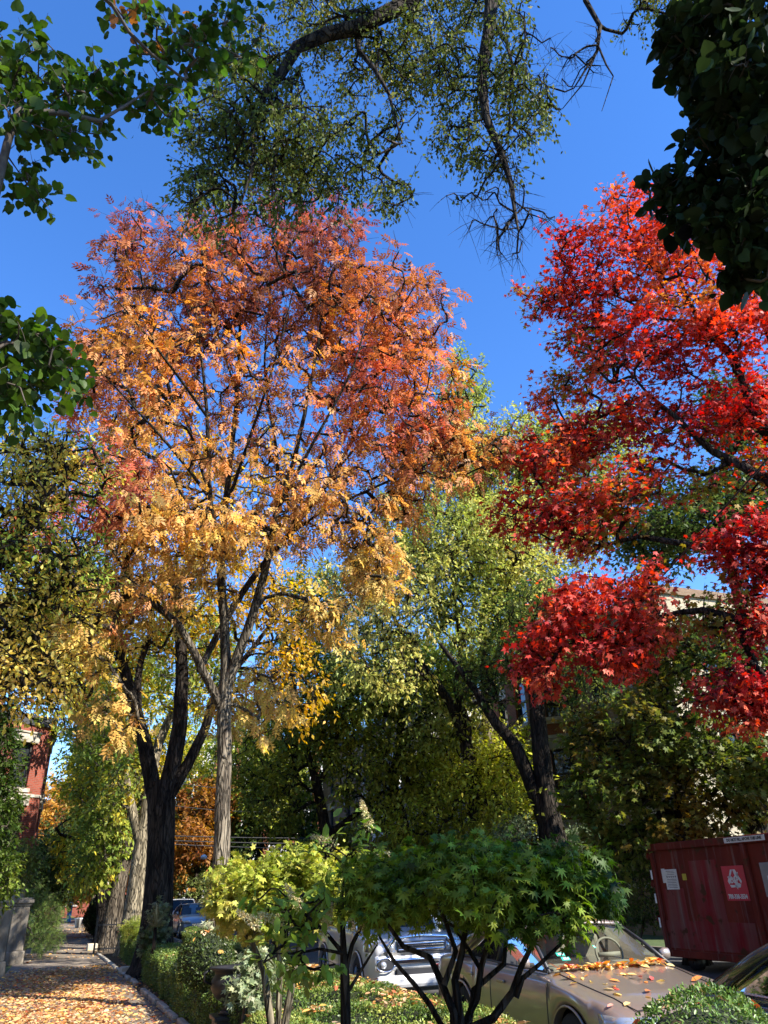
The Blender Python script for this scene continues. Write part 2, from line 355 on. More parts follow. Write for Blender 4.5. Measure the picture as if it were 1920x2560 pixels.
    dr = r.normal(size=(K, 3)); dr /= np.linalg.norm(dr, axis=1, keepdims=True); dr[:, 2] *= flat_; dr = dr + out * outward * np.array([1, 1, flat_]) + np.array([0, 0, -.15]); dr /= np.linalg.norm(dr, axis=1, keepdims=True)
    L = r.uniform(.5, 1.3, (K, 1)) * tw; e = o + dr * L; mid = o + dr * L * .55 + np.array([0, 0, .06]) * L
    n_ = 3; a = np.arange(3) * 2.094
    refx = np.cross(dr, np.array([0, 0, 1.]) + r.normal(0, .01, (K, 3))); refx /= np.linalg.norm(refx, axis=1, keepdims=True) + 1e-9; refy = np.cross(dr, refx)
    rings = []
    for P3, q in ((o, twr), (mid, twr * .75), (e, twr * .4)):
        rings.append(P3[:, None, :] + q * (np.cos(a)[None, :, None] * refx[:, None, :] + np.sin(a)[None, :, None] * refy[:, None, :]))
    RV = np.stack(rings, axis=1).reshape(-1, 3); ff = []
    for s in range(2):
        for k in range(3): ff.append((s * 3 + k, s * 3 + (k + 1) % 3, s * 3 + 3 + (k + 1) % 3, s * 3 + 3 + k))
    RF = (np.array(ff)[None] + (np.arange(K) * 9)[:, None, None]).reshape(-1, 4)
    TV, TF = tubes(tc); V = np.vstack([TV, RV]); F = np.vstack([TF, RF + len(TV)])
    root = empty(name, tuple(base), 0, label, cat, group)
    link_mesh('trunk', np_mesh('trunk', V, F, None, True), M[bark], root, True)
    keep = r.uniform(0, 1, K) >= bare
    if bare_fn is not None: keep &= bare_fn(e, r)
    o, e, dr, out = o[keep], e[keep], dr[keep], out[keep]; K = len(o)
    if K and per:
        t = r.uniform(.15, 1.05, (K * per, 1)); lp = np.repeat(o, per, 0) * (1 - t) + np.repeat(e, per, 0) * t + r.normal(0, leaf_spread, (K * per, 3))
        d = np.repeat(dr, per, 0) * .6 + r.normal(0, .55, (K * per, 3)); d[:, 2] -= droop * r.uniform(.5, 2, K * per)
        nn = r.normal(0, .45, (K * per, 3)) + np.array([0, 0, 1.0]) + np.repeat(out, per, 0) * .3
        sz = leaf_size * np.clip(r.normal(1, svar, K * per), .5, 1.6)
        foliage('crown', root, lp, d, nn, sz, colfn(lp, r), T, M[mat])
    return root
def limb(pl, D, *rads):
    """polyline of (px,py[,dD]) at distance D with radii interpolated"""
    P_ = [at(p[0], p[1], D + (p[2] if len(p) > 2 else 0)) for p in pl]; n = len(P_)
    rr = list(np.interp(np.linspace(0, 1, n), np.linspace(0, 1, len(rads)), rads)); return ([tuple(p) for p in P_], rr)
def ground_at(px, py, D, z=0.0):
    p = at(px, py, D); return (p.x, p.y, z)

# ================================================================== SETTING
def sheet(name, pts, z, mat, thick=0):
    mb = MB(); n = len(pts)
    if thick:
        mb.add([(x, y, z) for x, y in pts] + [(x, y, z - thick) for x, y in pts], [tuple(range(n))] + [(i, i + n, (i + 1) % n + n, (i + 1) % n) for i in range(n)])
    else: mb.add([(x, y, z) for x, y in pts], [tuple(range(n))])
    return tag(mb.build(name, mat), kind='structure')
sheet('ground', [(-400, -400), (400, -400), (400, 900), (-400, 900)], -.22, M['soil'])
sheet('parkway_ground', [(-1.35, -30), (4.6, -30), (4.6, 79), (-1.35, 79)], -.02, M['soil'], .2)
sheet('front_yard_ground', [(-30, -30), (-1.35, -30), (-1.35, 79), (-30, 79)], -.024, M['grass'], .2)
sheet('road', [(4.75, -60), (15.7, -60), (15.7, 79.5), (4.75, 79.5)], -.15, M['asphalt'])
sheet('kerb', [(4.6, -30), (4.75, -30), (4.75, 79), (4.6, 79)], -.005, M['concrete'], .2)
sheet('far_kerb', [(15.7, -30), (15.85, -30), (15.85, 79), (15.7, 79)], -.005, M['concrete'], .2)
sheet('far_pavement', [(15.85, -30), (45, -30), (45, 79), (15.85, 79)], -.01, M['grass'], .2)
# sidewalk slabs with joints
sw = MB(); yy = -6.0
edge = lambda y: float(np.interp(y, [-6, 10, 15, 23, 31, 80], [1.95, 1.85, 1.66, 1.4, 1.05, 1.0]))
while yy < 79:
    y2 = yy + 1.49
    sw.add([(-1.34, yy, .01), (edge(yy), yy, .01), (edge(y2), y2, .01), (-1.34, y2, .01), (-1.34, yy, -.1), (edge(yy), yy, -.1), (edge(y2), y2, -.1), (-1.34, y2, -.1)],
           [(0, 1, 2, 3), (0, 4, 5, 1), (1, 5, 6, 2), (2, 6, 7, 3), (3, 7, 4, 0)]); yy += 1.5
tag(sw.build('pavement', M['concrete'], bevel=.004), kind='structure')
sheet('cross_street', [(-60, 79.5), (60, 79.5), (60, 88), (-60, 88)], -.15, M['asphalt'])

# leaf litter: countless fallen leaves
LIT = [(0, (.52, .32, .15)), (.3, (.68, .47, .25)), (.5, (.76, .44, .10)), (.7, (.58, .22, .07)), (.82, (.42, .10, .06)), (1, (.76, .60, .36))]
def litter(name, xf, yr, n, z, seed, size=.085, label=None, dens=None, cat='leaves', tilt=.45, gain=.9):
    r = np.random.default_rng(seed); y = r.uniform(yr[0], yr[1], n); x = xf(y, r)
    p = np.stack([x, y, np.full(n, z) + r.uniform(0, .035, n)], 1)
    if callable(z): p[:, 2] = z(p)
    if dens is not None: p = p[r.uniform(0, 1, n) < dens(p) * (.45 + snoise(p, .8, seed + 3))]
    m = len(p); a = r.uniform(0, 6.28, m); d = np.stack([np.cos(a), np.sin(a), r.normal(.0, .12, m)], 1)
    nn = r.normal(0, tilt, (m, 3)) + np.array([0, 0, 1.]); c = jitter(ramp(r.uniform(0, 1, m), LIT), r, .2, .05) * gain
    o = foliage(name, None, p, d, nn, size * r.uniform(.45, 1.45, m), c, T_OVAL, M['leaf_dry'])
    return tag(o, label or 'fallen leaves', cat, None, 'stuff')
litter('fallen_leaves', lambda y, r: r.uniform(-1.15, 1, len(y)) * 1 + (r.uniform(0, 1, len(y)) ** .6) * 0 + 0.0 * y + (np.clip(r.normal(.1, .5, len(y)), -.2, 1.1)) * .8, (9, 26), 24000, .014, 3, .068,
       'carpet of tan orange and yellow fallen leaves on the sidewalk', lambda p: np.clip(1.25 - (p[:, 1] - 18.5) / 7 + np.clip(p[:, 0] - .7, 0, 1) * .8, .05, 1) * (p[:, 0] < 1.7))
litter('fallen_leaves', lambda y, r: r.uniform(-1.15, 1.3, len(y)), (25, 78), 3600, .014, 4, .085, 'sparse orange leaves scattered along the far sidewalk',
       lambda p: np.clip(snoise(p * np.array([.3, 1, 1]), 1.5, 5) * 1.6 - .5 + (np.abs(p[:, 0]) > .8) * .4, 0, 1))
litter('fallen_leaves', lambda y, r: r.uniform(1.7, 4.6, len(y)), (4, 30), 9000, -.01, 5, .075, 'yellow and brown leaves lying on the soil between the hedges')
litter('fallen_leaves', lambda y, r: 4.8 + np.abs(r.normal(0, .5, len(y))), (5, 50), 3500, -.145, 6, .08, 'fallen leaves gathered in the gutter beside the parked cars')
# stone edging along the sidewalk
for i in range(18):
    y0 = 10.5 + i * 1.15; x0 = edge(y0) + .09; x1 = edge(y0 + 1.05) + .09
    if 6 < i < 8: continue
    mb = MB(); tl = random.uniform(-.02, .03)
    mb.box(((x0 + x1) / 2 + random.uniform(-.02, .02), y0 + .5, .0), (.10, 1.0 + random.uniform(-.1, .05), .13), rz=math.atan2(-(x1 - x0), 1.05) + tl)
    tag(mb.build('edging_stone', M['stone'], bevel=.02), 'long narrow stone in the edging between the sidewalk and the hedge', 'edging stone', 'stone edging along the sidewalk')
mb = MB(); p = at(297 / KS, 2436 / KS, 20.6); mb.box((1.68, 22.8, .06), (.5, .35, .2), .1)
tag(mb.build('stone_block', M['white_stone'], bevel=.03), 'pale flat stone block at the edge of the sidewalk by the hedge', 'stone')
mb = MB(); mb.box((1.0, 33.5, .11), (.35, .4, .24), .1)
tag(mb.build('stone_block', M['white_stone'], bevel=.03), 'small square stone block at the foot of the iron fence', 'stone')

# ================================================================== TREES
RED = [(0, (.34, .022, .022)), (.3, (.56, .05, .04)), (.6, (.74, .115, .075)), (.85, (.76, .20, .08)), (1, (.62, .26, .06))]
def col_ash(p, r):
    n = snoise(p, 2.6, 1); n2 = snoise(p, 1.0, 2); z = p[:, 2]; c0 = at(520, 900, 15)
    side = ((p - np.array(c0)) @ np.array(_r)); rad = np.sqrt(side ** 2 + (z - c0.z) ** 2) / 6.5
    base = ramp(np.clip((z - 7) / 9, 0, 1), [(0, (.72, .48, .13)), (.25, (.74, .38, .12)), (.6, (.66, .28, .08)), (1, (.52, .19, .07))])
    red = ramp(n2, [(0, (.50, .11, .08)), (1, (.70, .20, .11))]); purp = np.array((.30, .085, .07))
    wr = np.clip((n - .55) * 5 + (side > 1.5) * .25 * (z < 12), 0, 1) * (z > 6.2) * np.clip((15.5 - z) / 3, .25, 1) * .85
    wp = np.clip(.22 + (rad - .6) * 1.2 + (z - 14) * .07 - side * .11 + (n2 - .5) * 1.2, 0, .85) * np.clip((z - 8.0) / 2, 0, 1)
    c = base * (1 - wr[:, None]) + red * wr[:, None]; c = c * (1 - wp[:, None]) + purp * wp[:, None]
    return jitter(c * (.65 + .45 * snoise(p, .8, 9))[:, None], r, .32, .08)
def col_maple(p, r):
    n = snoise(p, 2.2, 11); n2 = snoise(p, .9, 12)
    t = np.clip(.55 * n2 + .75 * (n - .25), 0, 1); c = ramp(t, RED)
    g = np.zeros(len(p))
    for (x, y, D_, rr, k) in ((1130, 650, 15, .7, .6), (1235, 800, 15, 1.0, .8), (1240, 1130, 11.3, 1.1, .9), (1400, 1120, 14.8, 1.0, .9), (1540, 1090, 15, 1.2, .9), (1330, 1200, 14.5, .8, .8), (1520, 1330, 14.5, .9, .8), (1300, 1000, 11.3, .5, .6), (1500, 950, 15, .5, .7)):
        g = np.maximum(g, k * np.clip(1.4 - np.linalg.norm(p - np.array(at(x, y, D_)), axis=1) / rr, 0, 1))
    k = np.zeros(len(p))
    for (x, y, D_, rr) in ((1610, 1190, 14.2, 1.5), (1640, 1340, 14.2, 1.3), (1600, 1480, 14.2, 1.3), (1660, 1250, 14.2, 1.3), (1650, 1100, 11.3, 1.0)): k = np.maximum(k, np.clip(1.5 - np.linalg.norm(p - np.array(at(x, y, D_)), axis=1) / rr, 0, 1))
    c = c * (1 - k[:, None]) + ramp(n2, [(0, (.38, .02, .025)), (1, (.60, .06, .05))]) * k[:, None]
    g = (r.uniform(0, 1, len(p)) < g)[:, None]; c = np.where(g, ramp(n2, [(0, (.16, .20, .03)), (.5, (.34, .28, .04)), (1, (.58, .26, .05))]), c)
    return jitter(c * .88, r, .3, .07)
def pal(stops, scale=2.0, seed=0, v=.2):
    def f(p, r): return jitter(ramp(np.clip(snoise(p, scale, seed) * .75 + r.uniform(0, .25, len(p)), 0, 1), stops), r, v, .06)
    return f
YG = [(0, (.13, .19, .035)), (.5, (.30, .34, .05)), (1, (.56, .48, .09))]
SILVER = [(0, (.13, .19, .04)), (.4, (.34, .38, .08)), (.75, (.58, .54, .15)), (1, (.72, .62, .26))]
DG = [(0, (.04, .075, .02)), (.6, (.085, .13, .03)), (1, (.20, .21, .05))]
GOLD = [(0, (.28, .22, .04)), (.5, (.58, .38, .05)), (1, (.66, .42, .06))]
LOCUST = [(0, (.12, .19, .04)), (.4, (.28, .33, .05)), (.6, (.64, .52, .06)), (1, (.70, .48, .05))]
r0 = np.random.default_rng

# 1 the ash in front
D = 15
limbs = [limb([(461, 2120), (464, 2000), (478, 1850), (482, 1700), (483, 1560), (487, 1470)], D, .19, .165, .15, .14, .135, .13),
         limb([(487, 1470), (486, 1380), (478, 1240), (488, 1080, .3), (512, 850, .4), (520, 650, .5), (532, 520, .6)], D, .12, .10, .09, .07, .05, .03, .015),
         limb([(488, 1480), (520, 1400, -.2), (548, 1320, -.4), (580, 1200, -.6), (600, 1100, -.8), (645, 950, -1), (690, 720, -1), (700, 600, -1)], D, .11, .10, .09, .08, .065, .05, .03, .015),
         limb([(430, 1450), (470, 1370, .5), (545, 1250, .7), (610, 1170, .8), (700, 1050, 1), (790, 900, 1.1), (850, 760, 1.2), (880, 650, 1.2)], D, .06, .075, .07, .06, .05, .035, .02, .012),
         limb([(476, 1530), (440, 1450, -.3), (385, 1350, -.5), (300, 1285, -.8), (205, 1240, -1.1), (130, 1200, -1.3)], D, .09, .085, .075, .06, .045, .025),
         limb([(478, 1240), (455, 1080, -.8), (447, 900, -1.2), (430, 750, -1.5), (385, 620, -1.6)], D, .065, .055, .04, .025, .012),
         limb([(580, 1200, -.6), (600, 1010, .6), (572, 800, 1.3), (585, 620, 1.8)], D, .055, .045, .03, .014),
         limb([(610, 1170, .8), (690, 1110, .2), (840, 1040, -.4), (960, 990, -.9), (1060, 960, -1.2)], D, .04, .035, .028, .018, .01),
         limb([(455, 1080, -.8), (380, 980, -1.6), (290, 880, -2.1), (215, 800, -2.3)], D, .04, .032, .02, .01),
         limb([(512, 850, .4), (470, 720, 1.4), (440, 600, 2.0)], D, .035, .02, .01), limb([(485, 1100, .3), (545, 930, -.6), (600, 760, -1.2), (640, 600, -1.6)], D, .045, .035, .022, .01),
         limb([(600, 1100, -.8), (680, 950, -1.6), (760, 800, -2.2), (800, 660, -2.4)], D, .04, .032, .02, .01), limb([(700, 1050, 1), (800, 930, 1.8), (900, 830, 2.2)], D, .035, .022, .01),
         limb([(455, 1080, -.8), (400, 900, .4), (340, 730, 1.0), (300, 600, 1.2)], D, .04, .03, .02, .01), limb([(447, 900, -1.2), (360, 780, -2.2), (280, 680, -2.6), (230, 620, -2.8)], D, .035, .028, .016, .008),
         limb([(690, 1110, .2), (790, 1130, -.6), (830, 1200, -1)], D, .025, .016, .008), limb([(300, 1285, -.8), (250, 1200, -.6), (190, 1100, -.8), (160, 1020, -1)], D, .035, .025, .015, .008)]
blobs = [(400, 620, D, 190, 165, 2.6, 1.0), (620, 590, D, 200, 150, 2.8, 1.15), (800, 690, D - .3, 170, 160, 2.5, 1.2), (280, 810, D - 1, 130, 170, 2.2, 1.1), (530, 820, D, 270, 160, 3.0, .55),
         (850, 880, D, 150, 160, 2.6, 1.15), (970, 970, D - .7, 135, 85, 1.4, 1.1), (480, 1060, D, 200, 120, 2.6, .5), (260, 1060, D - 1.2, 140, 110, 2.0, .8), (740, 1060, D, 190, 130, 2.4, 1.0),
         (800, 1210, D - .8, 55, 95, .8, 1.5), (690, 1320, D - .8, 70, 45, .7, 1.2), (420, 1130, D - 1.2, 190, 70, 1.0, 1.0), (330, 1250, D, 190, 80, 2.0, .7), (200, 1310, D, 100, 110, 1.4, .8),
         (560, 1500, D + 1.4, 100, 75, 1.2, .9), (250, 1520, D + .5, 70, 60, .8, .5), (400, 470, D, 110, 45, 1.4, .5), (680, 480, D, 120, 50, 1.4, 1.0), (90, 1150, D - 1, 90, 60, 1.2, .7)]
def bare_top(e, r):
    p = np.array(at(360, 440, 15)); d = np.linalg.norm((e - p) / np.array([1.3, 1.3, 1.2]), axis=1); return r.uniform(0, 1, len(e)) < np.clip(d - .3, .12, 1)
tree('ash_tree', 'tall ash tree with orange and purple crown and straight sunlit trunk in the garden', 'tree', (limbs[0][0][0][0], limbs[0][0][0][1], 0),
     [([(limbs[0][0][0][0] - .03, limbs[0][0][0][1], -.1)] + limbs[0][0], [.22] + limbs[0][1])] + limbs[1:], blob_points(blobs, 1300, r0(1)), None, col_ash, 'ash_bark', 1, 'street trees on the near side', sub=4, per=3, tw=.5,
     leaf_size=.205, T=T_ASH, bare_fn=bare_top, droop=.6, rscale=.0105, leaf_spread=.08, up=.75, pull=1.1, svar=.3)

# 2 the great dark forked trunk behind it
D = 22
l2 = [limb([(330, 2085), (338, 1980), (345, 1850), (348, 1740), (345, 1690)], D, .42, .36, .34, .36, .33),
      limb([(335, 1730), (312, 1610), (285, 1510), (262, 1420), (250, 1330), (230, 1200)], D, .22, .2, .17, .14, .1, .05),
      limb([(355, 1720), (382, 1600), (392, 1450), (380, 1300), (352, 1150), (345, 1000)], D, .24, .22, .18, .14, .1, .05),
      limb([(358, 1730), (405, 1650), (440, 1580), (465, 1500), (530, 1420), (600, 1330)], D, .17, .15, .13, .11, .08, .04),
      limb([(300, 1590), (300, 1450, .8), (330, 1330, 1.2), (300, 1180, 1.6)], D, .12, .1, .07, .03)]
b2 = [(300, 1330, D, 190, 130, 2.6, 1), (420, 1200, D + 1, 200, 150, 2.6, .7), (150, 1350, D, 120, 130, 2.4, .9), (600, 1330, D, 110, 100, 2.2, .9), (630, 1500, D + 1, 60, 90, 1.8, .9), (180, 1480, D - .6, 60, 60, 1.6, .6), (300, 1000, D + 1, 180, 140, 2.6, .5), (520, 1050, D + 1.5, 200, 140, 2.5, .5)]
tree('linden_tree', 'linden with broad dark forked trunk and golden yellow crown just left of the ash', 'tree', (l2[0][0][0][0], l2[0][0][0][1], 0), [([(l2[0][0][0][0], l2[0][0][0][1], -.1)] + l2[0][0], [.5] + l2[0][1])] + l2[1:],
     blob_points(b2, 480, r0(2)), None, pal([(0, (.36, .26, .04)), (.5, (.60, .38, .05)), (1, (.66, .34, .06))], 2.5, 3), 'bark_dark', 2, 'street trees on the near side', sub=3, per=7, tw=.8, leaf_size=.17, twr=.008, droop=.5)

# 3, 4, 5 honey locusts further along
def simple(name, label, basepx, D, trunk, rads, blobs, n, colfn, seed, bark='bark', per=7, sub=3, T=T_DIAM, leaf_size=.16, group=None, extra=(), tw=.8, mat='leaf', **k):
    t = limb(trunk, D, *rads); b = (t[0][0][0], t[0][0][1], 0); t = ([(b[0], b[1], -.15)] + t[0], [t[1][0] * 1.1] + t[1])
    return tree(name, label, 'tree', b, [t] + [limb(e[0], D, *e[1]) for e in extra], blob_points(blobs, n, r0(seed)), None, colfn, bark, seed, group, sub, per, tw, leaf_size=leaf_size, T=T, mat=mat, twr=.009, **k)
simple('honey_locust_tree', 'honey locust with leaning pale sunlit trunk directly left of the dark forked trunk', None, 30, [(282, 2020), (292, 1930), (305, 1830), (318, 1740), (345, 1600), (420, 1450), (470, 1330)], (.34, .30, .27, .23, .17, .1, .05),
       [(400, 1420, 30, 120, 120, 3, 1), (235, 1560, 30, 70, 100, 3, 1), (265, 1680, 29, 55, 60, 2, .8), (150, 1400, 31, 110, 80, 3, 1)], 400, pal(LOCUST, 2.2, 21), 33, 'bark_light', 9, 3, T_DIAM, .2, 'street trees on the near side',
       extra=[([(305, 1830), (280, 1730), (262, 1650), (200, 1550), (150, 1450)], (.2, .16, .12, .08, .04))])
simple('honey_locust_tree', 'second leaning honey locust trunk behind the iron fence with yellow sprays hanging from it', None, 34, [(240, 2010), (252, 1930), (272, 1850), (300, 1770), (310, 1650), (290, 1500)], (.34, .29, .24, .18, .12, .06),
       [(230, 1790, 33, 50, 90, 1.5, 1.2), (280, 1650, 34, 80, 90, 2, .8), (200, 1880, 33, 40, 30, 1, .9), (190, 1680, 34, 45, 60, 2, .6)], 260, pal(LOCUST, 1.6, 22), 34, 'bark', 9, 3, T_DIAM, .2, 'street trees on the near side')
simple('honey_locust_tree', 'slender dark honey locust with crooked trunk against the sky right of the brick house', None, 38, [(222, 2000), (218, 1900), (217, 1780), (200, 1680), (190, 1630), (172, 1570), (180, 1480)], (.26, .24, .21, .16, .13, .08, .04),
       [(200, 1540, 38, 70, 60, 2.5, 1), (185, 1700, 37, 45, 50, 2, .6), (250, 1480, 38, 110, 80, 3, 1), (240, 1640, 38, 60, 90, 2, .7), (165, 1830, 40, 45, 45, 2, 1)], 380, pal(LOCUST, 1.8, 23), 35, 'bark_dark', 9, 3, T_DIAM, .2, 'street trees on the near side',
       extra=[([(218, 1780), (245, 1690), (240, 1600), (260, 1500)], (.12, .09, .06, .03)), ([(215, 1800), (170, 1760), (120, 1790)], (.08, .05, .03))])
simple('street_tree', 'distant tree with a pale straight trunk at the far end of the sidewalk', None, 52, [(203, 1985), (205, 1900), (212, 1820), (205, 1700)], (.3, .26, .2, .08),
       [(180, 1850, 52, 80, 60, 3, 1), (120, 1900, 54, 60, 50, 3, 1), (230, 1760, 52, 70, 70, 3, .8)], 320, pal([(0, (.10, .12, .03)), (.5, (.45, .32, .05)), (1, (.62, .36, .06))], 2, 24), 36, 'bark_light', 8, 3, leaf_size=.3)
simple('street_tree', 'distant orange gold tree closing the view at the end of the sidewalk', None, 75, [(120, 1975), (118, 1900), (115, 1820)], (.3, .25, .1),
       [(110, 1870, 75, 70, 60, 4, 1), (60, 1800, 76, 60, 90, 4, 1), (170, 1900, 76, 60, 45, 4, 1), (200, 1760, 78, 120, 90, 4, 1), (300, 1830, 80, 130, 90, 4, 1)], 560, pal([(0, (.45, .22, .05)), (.5, (.62, .36, .08)), (1, (.66, .46, .14))], 3, 25), 37, 'bark', 8, 3, leaf_size=.42, tw=1.3)
simple('street_tree', 'dark green low branching tree overhanging the far sidewalk beside the brick building', None, 44, [(85, 1985), (88, 1920), (100, 1850)], (.2, .16, .1),
       [(130, 1860, 44, 75, 60, 2, 1.2), (60, 1900, 43, 40, 60, 2, 1), (100, 1920, 42, 45, 30, 2, 1), (170, 1800, 46, 60, 40, 2, .7)], 420, pal(DG, 2, 26), 38, 'bark_dark', 9, 3, leaf_size=.2)
simple('street_tree', 'rusty orange small tree beyond the parked cars, between the dark trunk and the ash trunk', None, 58, [(420, 1975), (422, 1900), (430, 1830)], (.25, .2, .1),
       [(410, 1830, 58, 60, 45, 3, 1.3), (450, 1740, 60, 70, 50, 3, .9), (380, 1900, 58, 30, 30, 2, .8)], 300, pal([(0, (.10, .05, .02)), (.5, (.26, .10, .03)), (1, (.42, .22, .04))], 2, 27), 39, 'bark_dark', 9, 3, leaf_size=.28)

# left hand tree reaching in with mixed green and gold leaves
D = 11
simple('pear_tree', 'small leaved green and gold tree reaching in from the left edge above the stone piers', None, D, [(-160, 2150), (-150, 1800), (-110, 1500), (-60, 1350)], (.16, .14, .12, .09),
       [(50, 1050, D, 110, 90, 1.4, 1), (150, 1010, D, 90, 90, 1.0, .7), (90, 1200, D, 130, 110, 1.5, 1), (30, 1350, D, 100, 120, 1.5, 1.2), (60, 1480, D, 90, 80, 1.3, 1.3), (170, 1300, D, 60, 70, .8, .5), (60, 950, D, 70, 40, 1.0, .6)], 470,
       pal([(0, (.12, .20, .035)), (.35, (.24, .33, .06)), (.5, (.74, .58, .12)), (1, (.80, .54, .13))], .8, 28, .3), 40, 'bark_dark', 6, 4, T_OVAL, .078,
       extra=[([(-60, 1350), (0, 1215), (60, 1110), (120, 1010), (150, 930)], (.06, .045, .03, .02, .01)), ([(-90, 1480), (0, 1390), (60, 1300), (150, 1260)], (.06, .045, .03, .015))], tw=.32, rmin=.004, group=None)

# redbud with big heart shaped leaves hanging over the top left corner
def hanging(name, label, cat, trunk, limbs, blobs, n, T, size, colfn, seed, mat, bark, sub=3, per=5, tw=.28, **k):
    return tree(name, label, cat, trunk[0][0], [trunk] + limbs, blob_points(blobs, n, r0(seed)), None, colfn, bark, seed, None, sub, per, tw, leaf_size=size, T=T, mat=mat, twr=.004, rmin=.003, rscale=.004, **k)
rb = [limb([(-130, 620), (40, 235), (140, 245), (215, 260), (260, 235), (330, 190)], 3.6, .03, .022, .018, .014, .01, .006), limb([(-60, -150), (240, 10), (280, 70), (330, 120), (395, 170), (420, 190)], 3.7, .03, .016, .014, .012, .01, .006),
      limb([(-200, 900), (-60, 780), (20, 740), (120, 760)], 3.9, .03, .018, .01, .006), limb([(-130, 620), (-60, 400), (10, 330), (60, 400)], 3.7, .018, .012, .01, .006)]
P0 = at(-130, 620, 3.6)
rtr = ([(-1.9, 1.6, -.1), (-2.0, 1.7, 1.2), (-2.0, 1.9, 2.6), tuple(Vector((-2.0, 2.2, 3.6)))], [.11, .09, .07, .05])
rb_l = [([rtr[0][-1], tuple(at(-200, 900, 3.9))] + l[0] if i == 2 else [rtr[0][-1]] + l[0], ([.04, .035] if i == 2 else [.04]) + l[1]) for i, l in enumerate(rb)]
tree('redbud_tree', 'redbud with round heart shaped green leaves hanging into the top left corner', 'tree', (-1.9, 1.6, 0), [rtr] + rb_l,
     blob_points([(60, 130, 3.6, 75, 60, .35, 1), (60, 250, 3.6, 80, 60, .35, 1), (170, 210, 3.7, 80, 75, .35, 1), (290, 200, 3.7, 110, 60, .35, 1), (370, 120, 3.8, 90, 60, .3, 1), (460, 90, 3.8, 80, 80, .3, .8), (160, 310, 3.6, 50, 35, .25, .9), (40, 400, 3.7, 60, 45, .3, .8), (520, 60, 3.8, 60, 60, .2, .5),
                  (60, 760, 4.0, 90, 70, .35, 1.3), (30, 850, 4.0, 70, 60, .35, 1.2), (110, 790, 4.0, 70, 40, .3, 1.2), (10, 680, 4.0, 40, 40, .2, .7), (300, 30, 3.8, 70, 35, .3, .6)], 210, r0(50)), None,
     lambda p, r: np.where((r.uniform(0, 1, len(p)) < np.clip(.55 - np.linalg.norm(p - np.array(at(310, 30, 3.8)), axis=1), 0, .5))[:, None], np.array((.30, .12, .04)), jitter(ramp(r.uniform(0, 1, len(p)), [(0, (.025, .06, .010)), (1, (.08, .14, .02))]), r, .2)),
     'twig', 50, None, 3, 4, .15, leaf_size=.058, T=T_HEART, mat='leaf', twr=.0025, rmin=.002, rscale=.0025, leaf_spread=.035, droop=.5)

# elm overhead, trunk behind the viewpoint
base = (3.3, -5.0, 0)
eb = [(base[0], base[1], -.1), (3.2, -4.9, 3), (3.0, -4.5, 6.5), (2.7, -3.6, 9.5)]
def lt(start, pl, D, *rads):
    a = limb(pl, D, *rads); return ([start] + a[0], [rads[0] * 1.1] + a[1])
el = [(eb, [.34, .28, .24, .2]),
      lt((2.7, -3.6, 9.5), [(1000, -250), (905, -20), (850, 20), (770, 60), (700, 75), (640, 100), (600, 165), (575, 195), (545, 240), (548, 360), (520, 440)], 5.6, .13, .12, .10, .095, .085, .075, .06, .045, .03, .02, .01),
      lt((2.7, -3.6, 9.5), [(1080, -260), (1062, -20), (1056, 60), (1040, 180), (1048, 250), (1082, 330), (1105, 400), (1112, 460), (1120, 500)], 5.9, .11, .085, .08, .06, .05, .04, .03, .02, .01),
      lt((2.7, -3.6, 9.5), [(1300, -200), (1265, 0), (1295, 55), (1290, 110), (1240, 190)], 6.4, .08, .035, .03, .02, .008),
      limb([(770, 75), (775, 110), (810, 150), (840, 200), (858, 270), (868, 310)], 5.7, .04, .035, .03, .022, .014, .008), limb([(580, 195), (600, 280), (585, 400), (560, 470)], 5.8, .03, .024, .018, .008),
      limb([(1062, 40), (1095, 90), (1108, 150), (1090, 220), (1072, 250)], 6.0, .028, .024, .02, .014, .008), limb([(1292, 100), (1310, 140), (1325, 165), (1300, 240)], 6.3, .014, .011, .008, .004), limb([(1290, 110), (1260, 180), (1215, 235)], 6.4, .014, .01, .005)]
Pbare = [(np.array(at(1080, 480, 5.9)), 1.0), (np.array(at(1270, 120, 6.4)), .85)]
def elm_bare(e, r):
    k = np.ones(len(e), bool)
    for c, d in Pbare: k &= np.linalg.norm(e - c, axis=1) > d
    return k
be = [(560, 180, 5.8, 110, 90, .8, 1), (480, 300, 5.8, 100, 110, .8, 1.15), (620, 300, 5.8, 130, 110, .9, 1.15), (720, 330, 5.8, 110, 110, .8, 1.0), (450, 420, 5.8, 75, 55, .6, 1.1), (600, 430, 5.7, 90, 40, .5, .9), (780, 110, 6.0, 150, 90, .8, 1.0), (700, 20, 6.1, 130, 60, .8, 1.1), (900, 120, 6.0, 110, 90, .8, .9),
      (950, 20, 6.2, 140, 60, .8, 1.2), (1000, 180, 6.0, 90, 90, .7, .9), (1130, 120, 6.0, 70, 110, .7, 1.1), (1150, 230, 6.0, 55, 70, .6, 1.1), (1000, 300, 6.0, 70, 60, .6, .8), (840, 420, 5.8, 60, 40, .4, .9), (870, 260, 5.9, 50, 50, .5, .6), (1080, 330, 5.9, 60, 60, .5, .9),
      (1100, 480, 5.9, 100, 80, .5, .8), (1000, 420, 5.9, 40, 30, .4, .6), (1260, 130, 6.4, 60, 70, .4, .6), (1400, 15, 6.6, 80, 35, .5, 1.2), (1480, 30, 6.6, 50, 35, .4, 1), (540, 90, 6.0, 70, 60, .5, .7)]
ell = [(b[0], b[1], b[2] - 0, b[3], b[4], b[5], b[6]) for b in be]
hang_pts = blob_points(ell, 1050, r0(60))
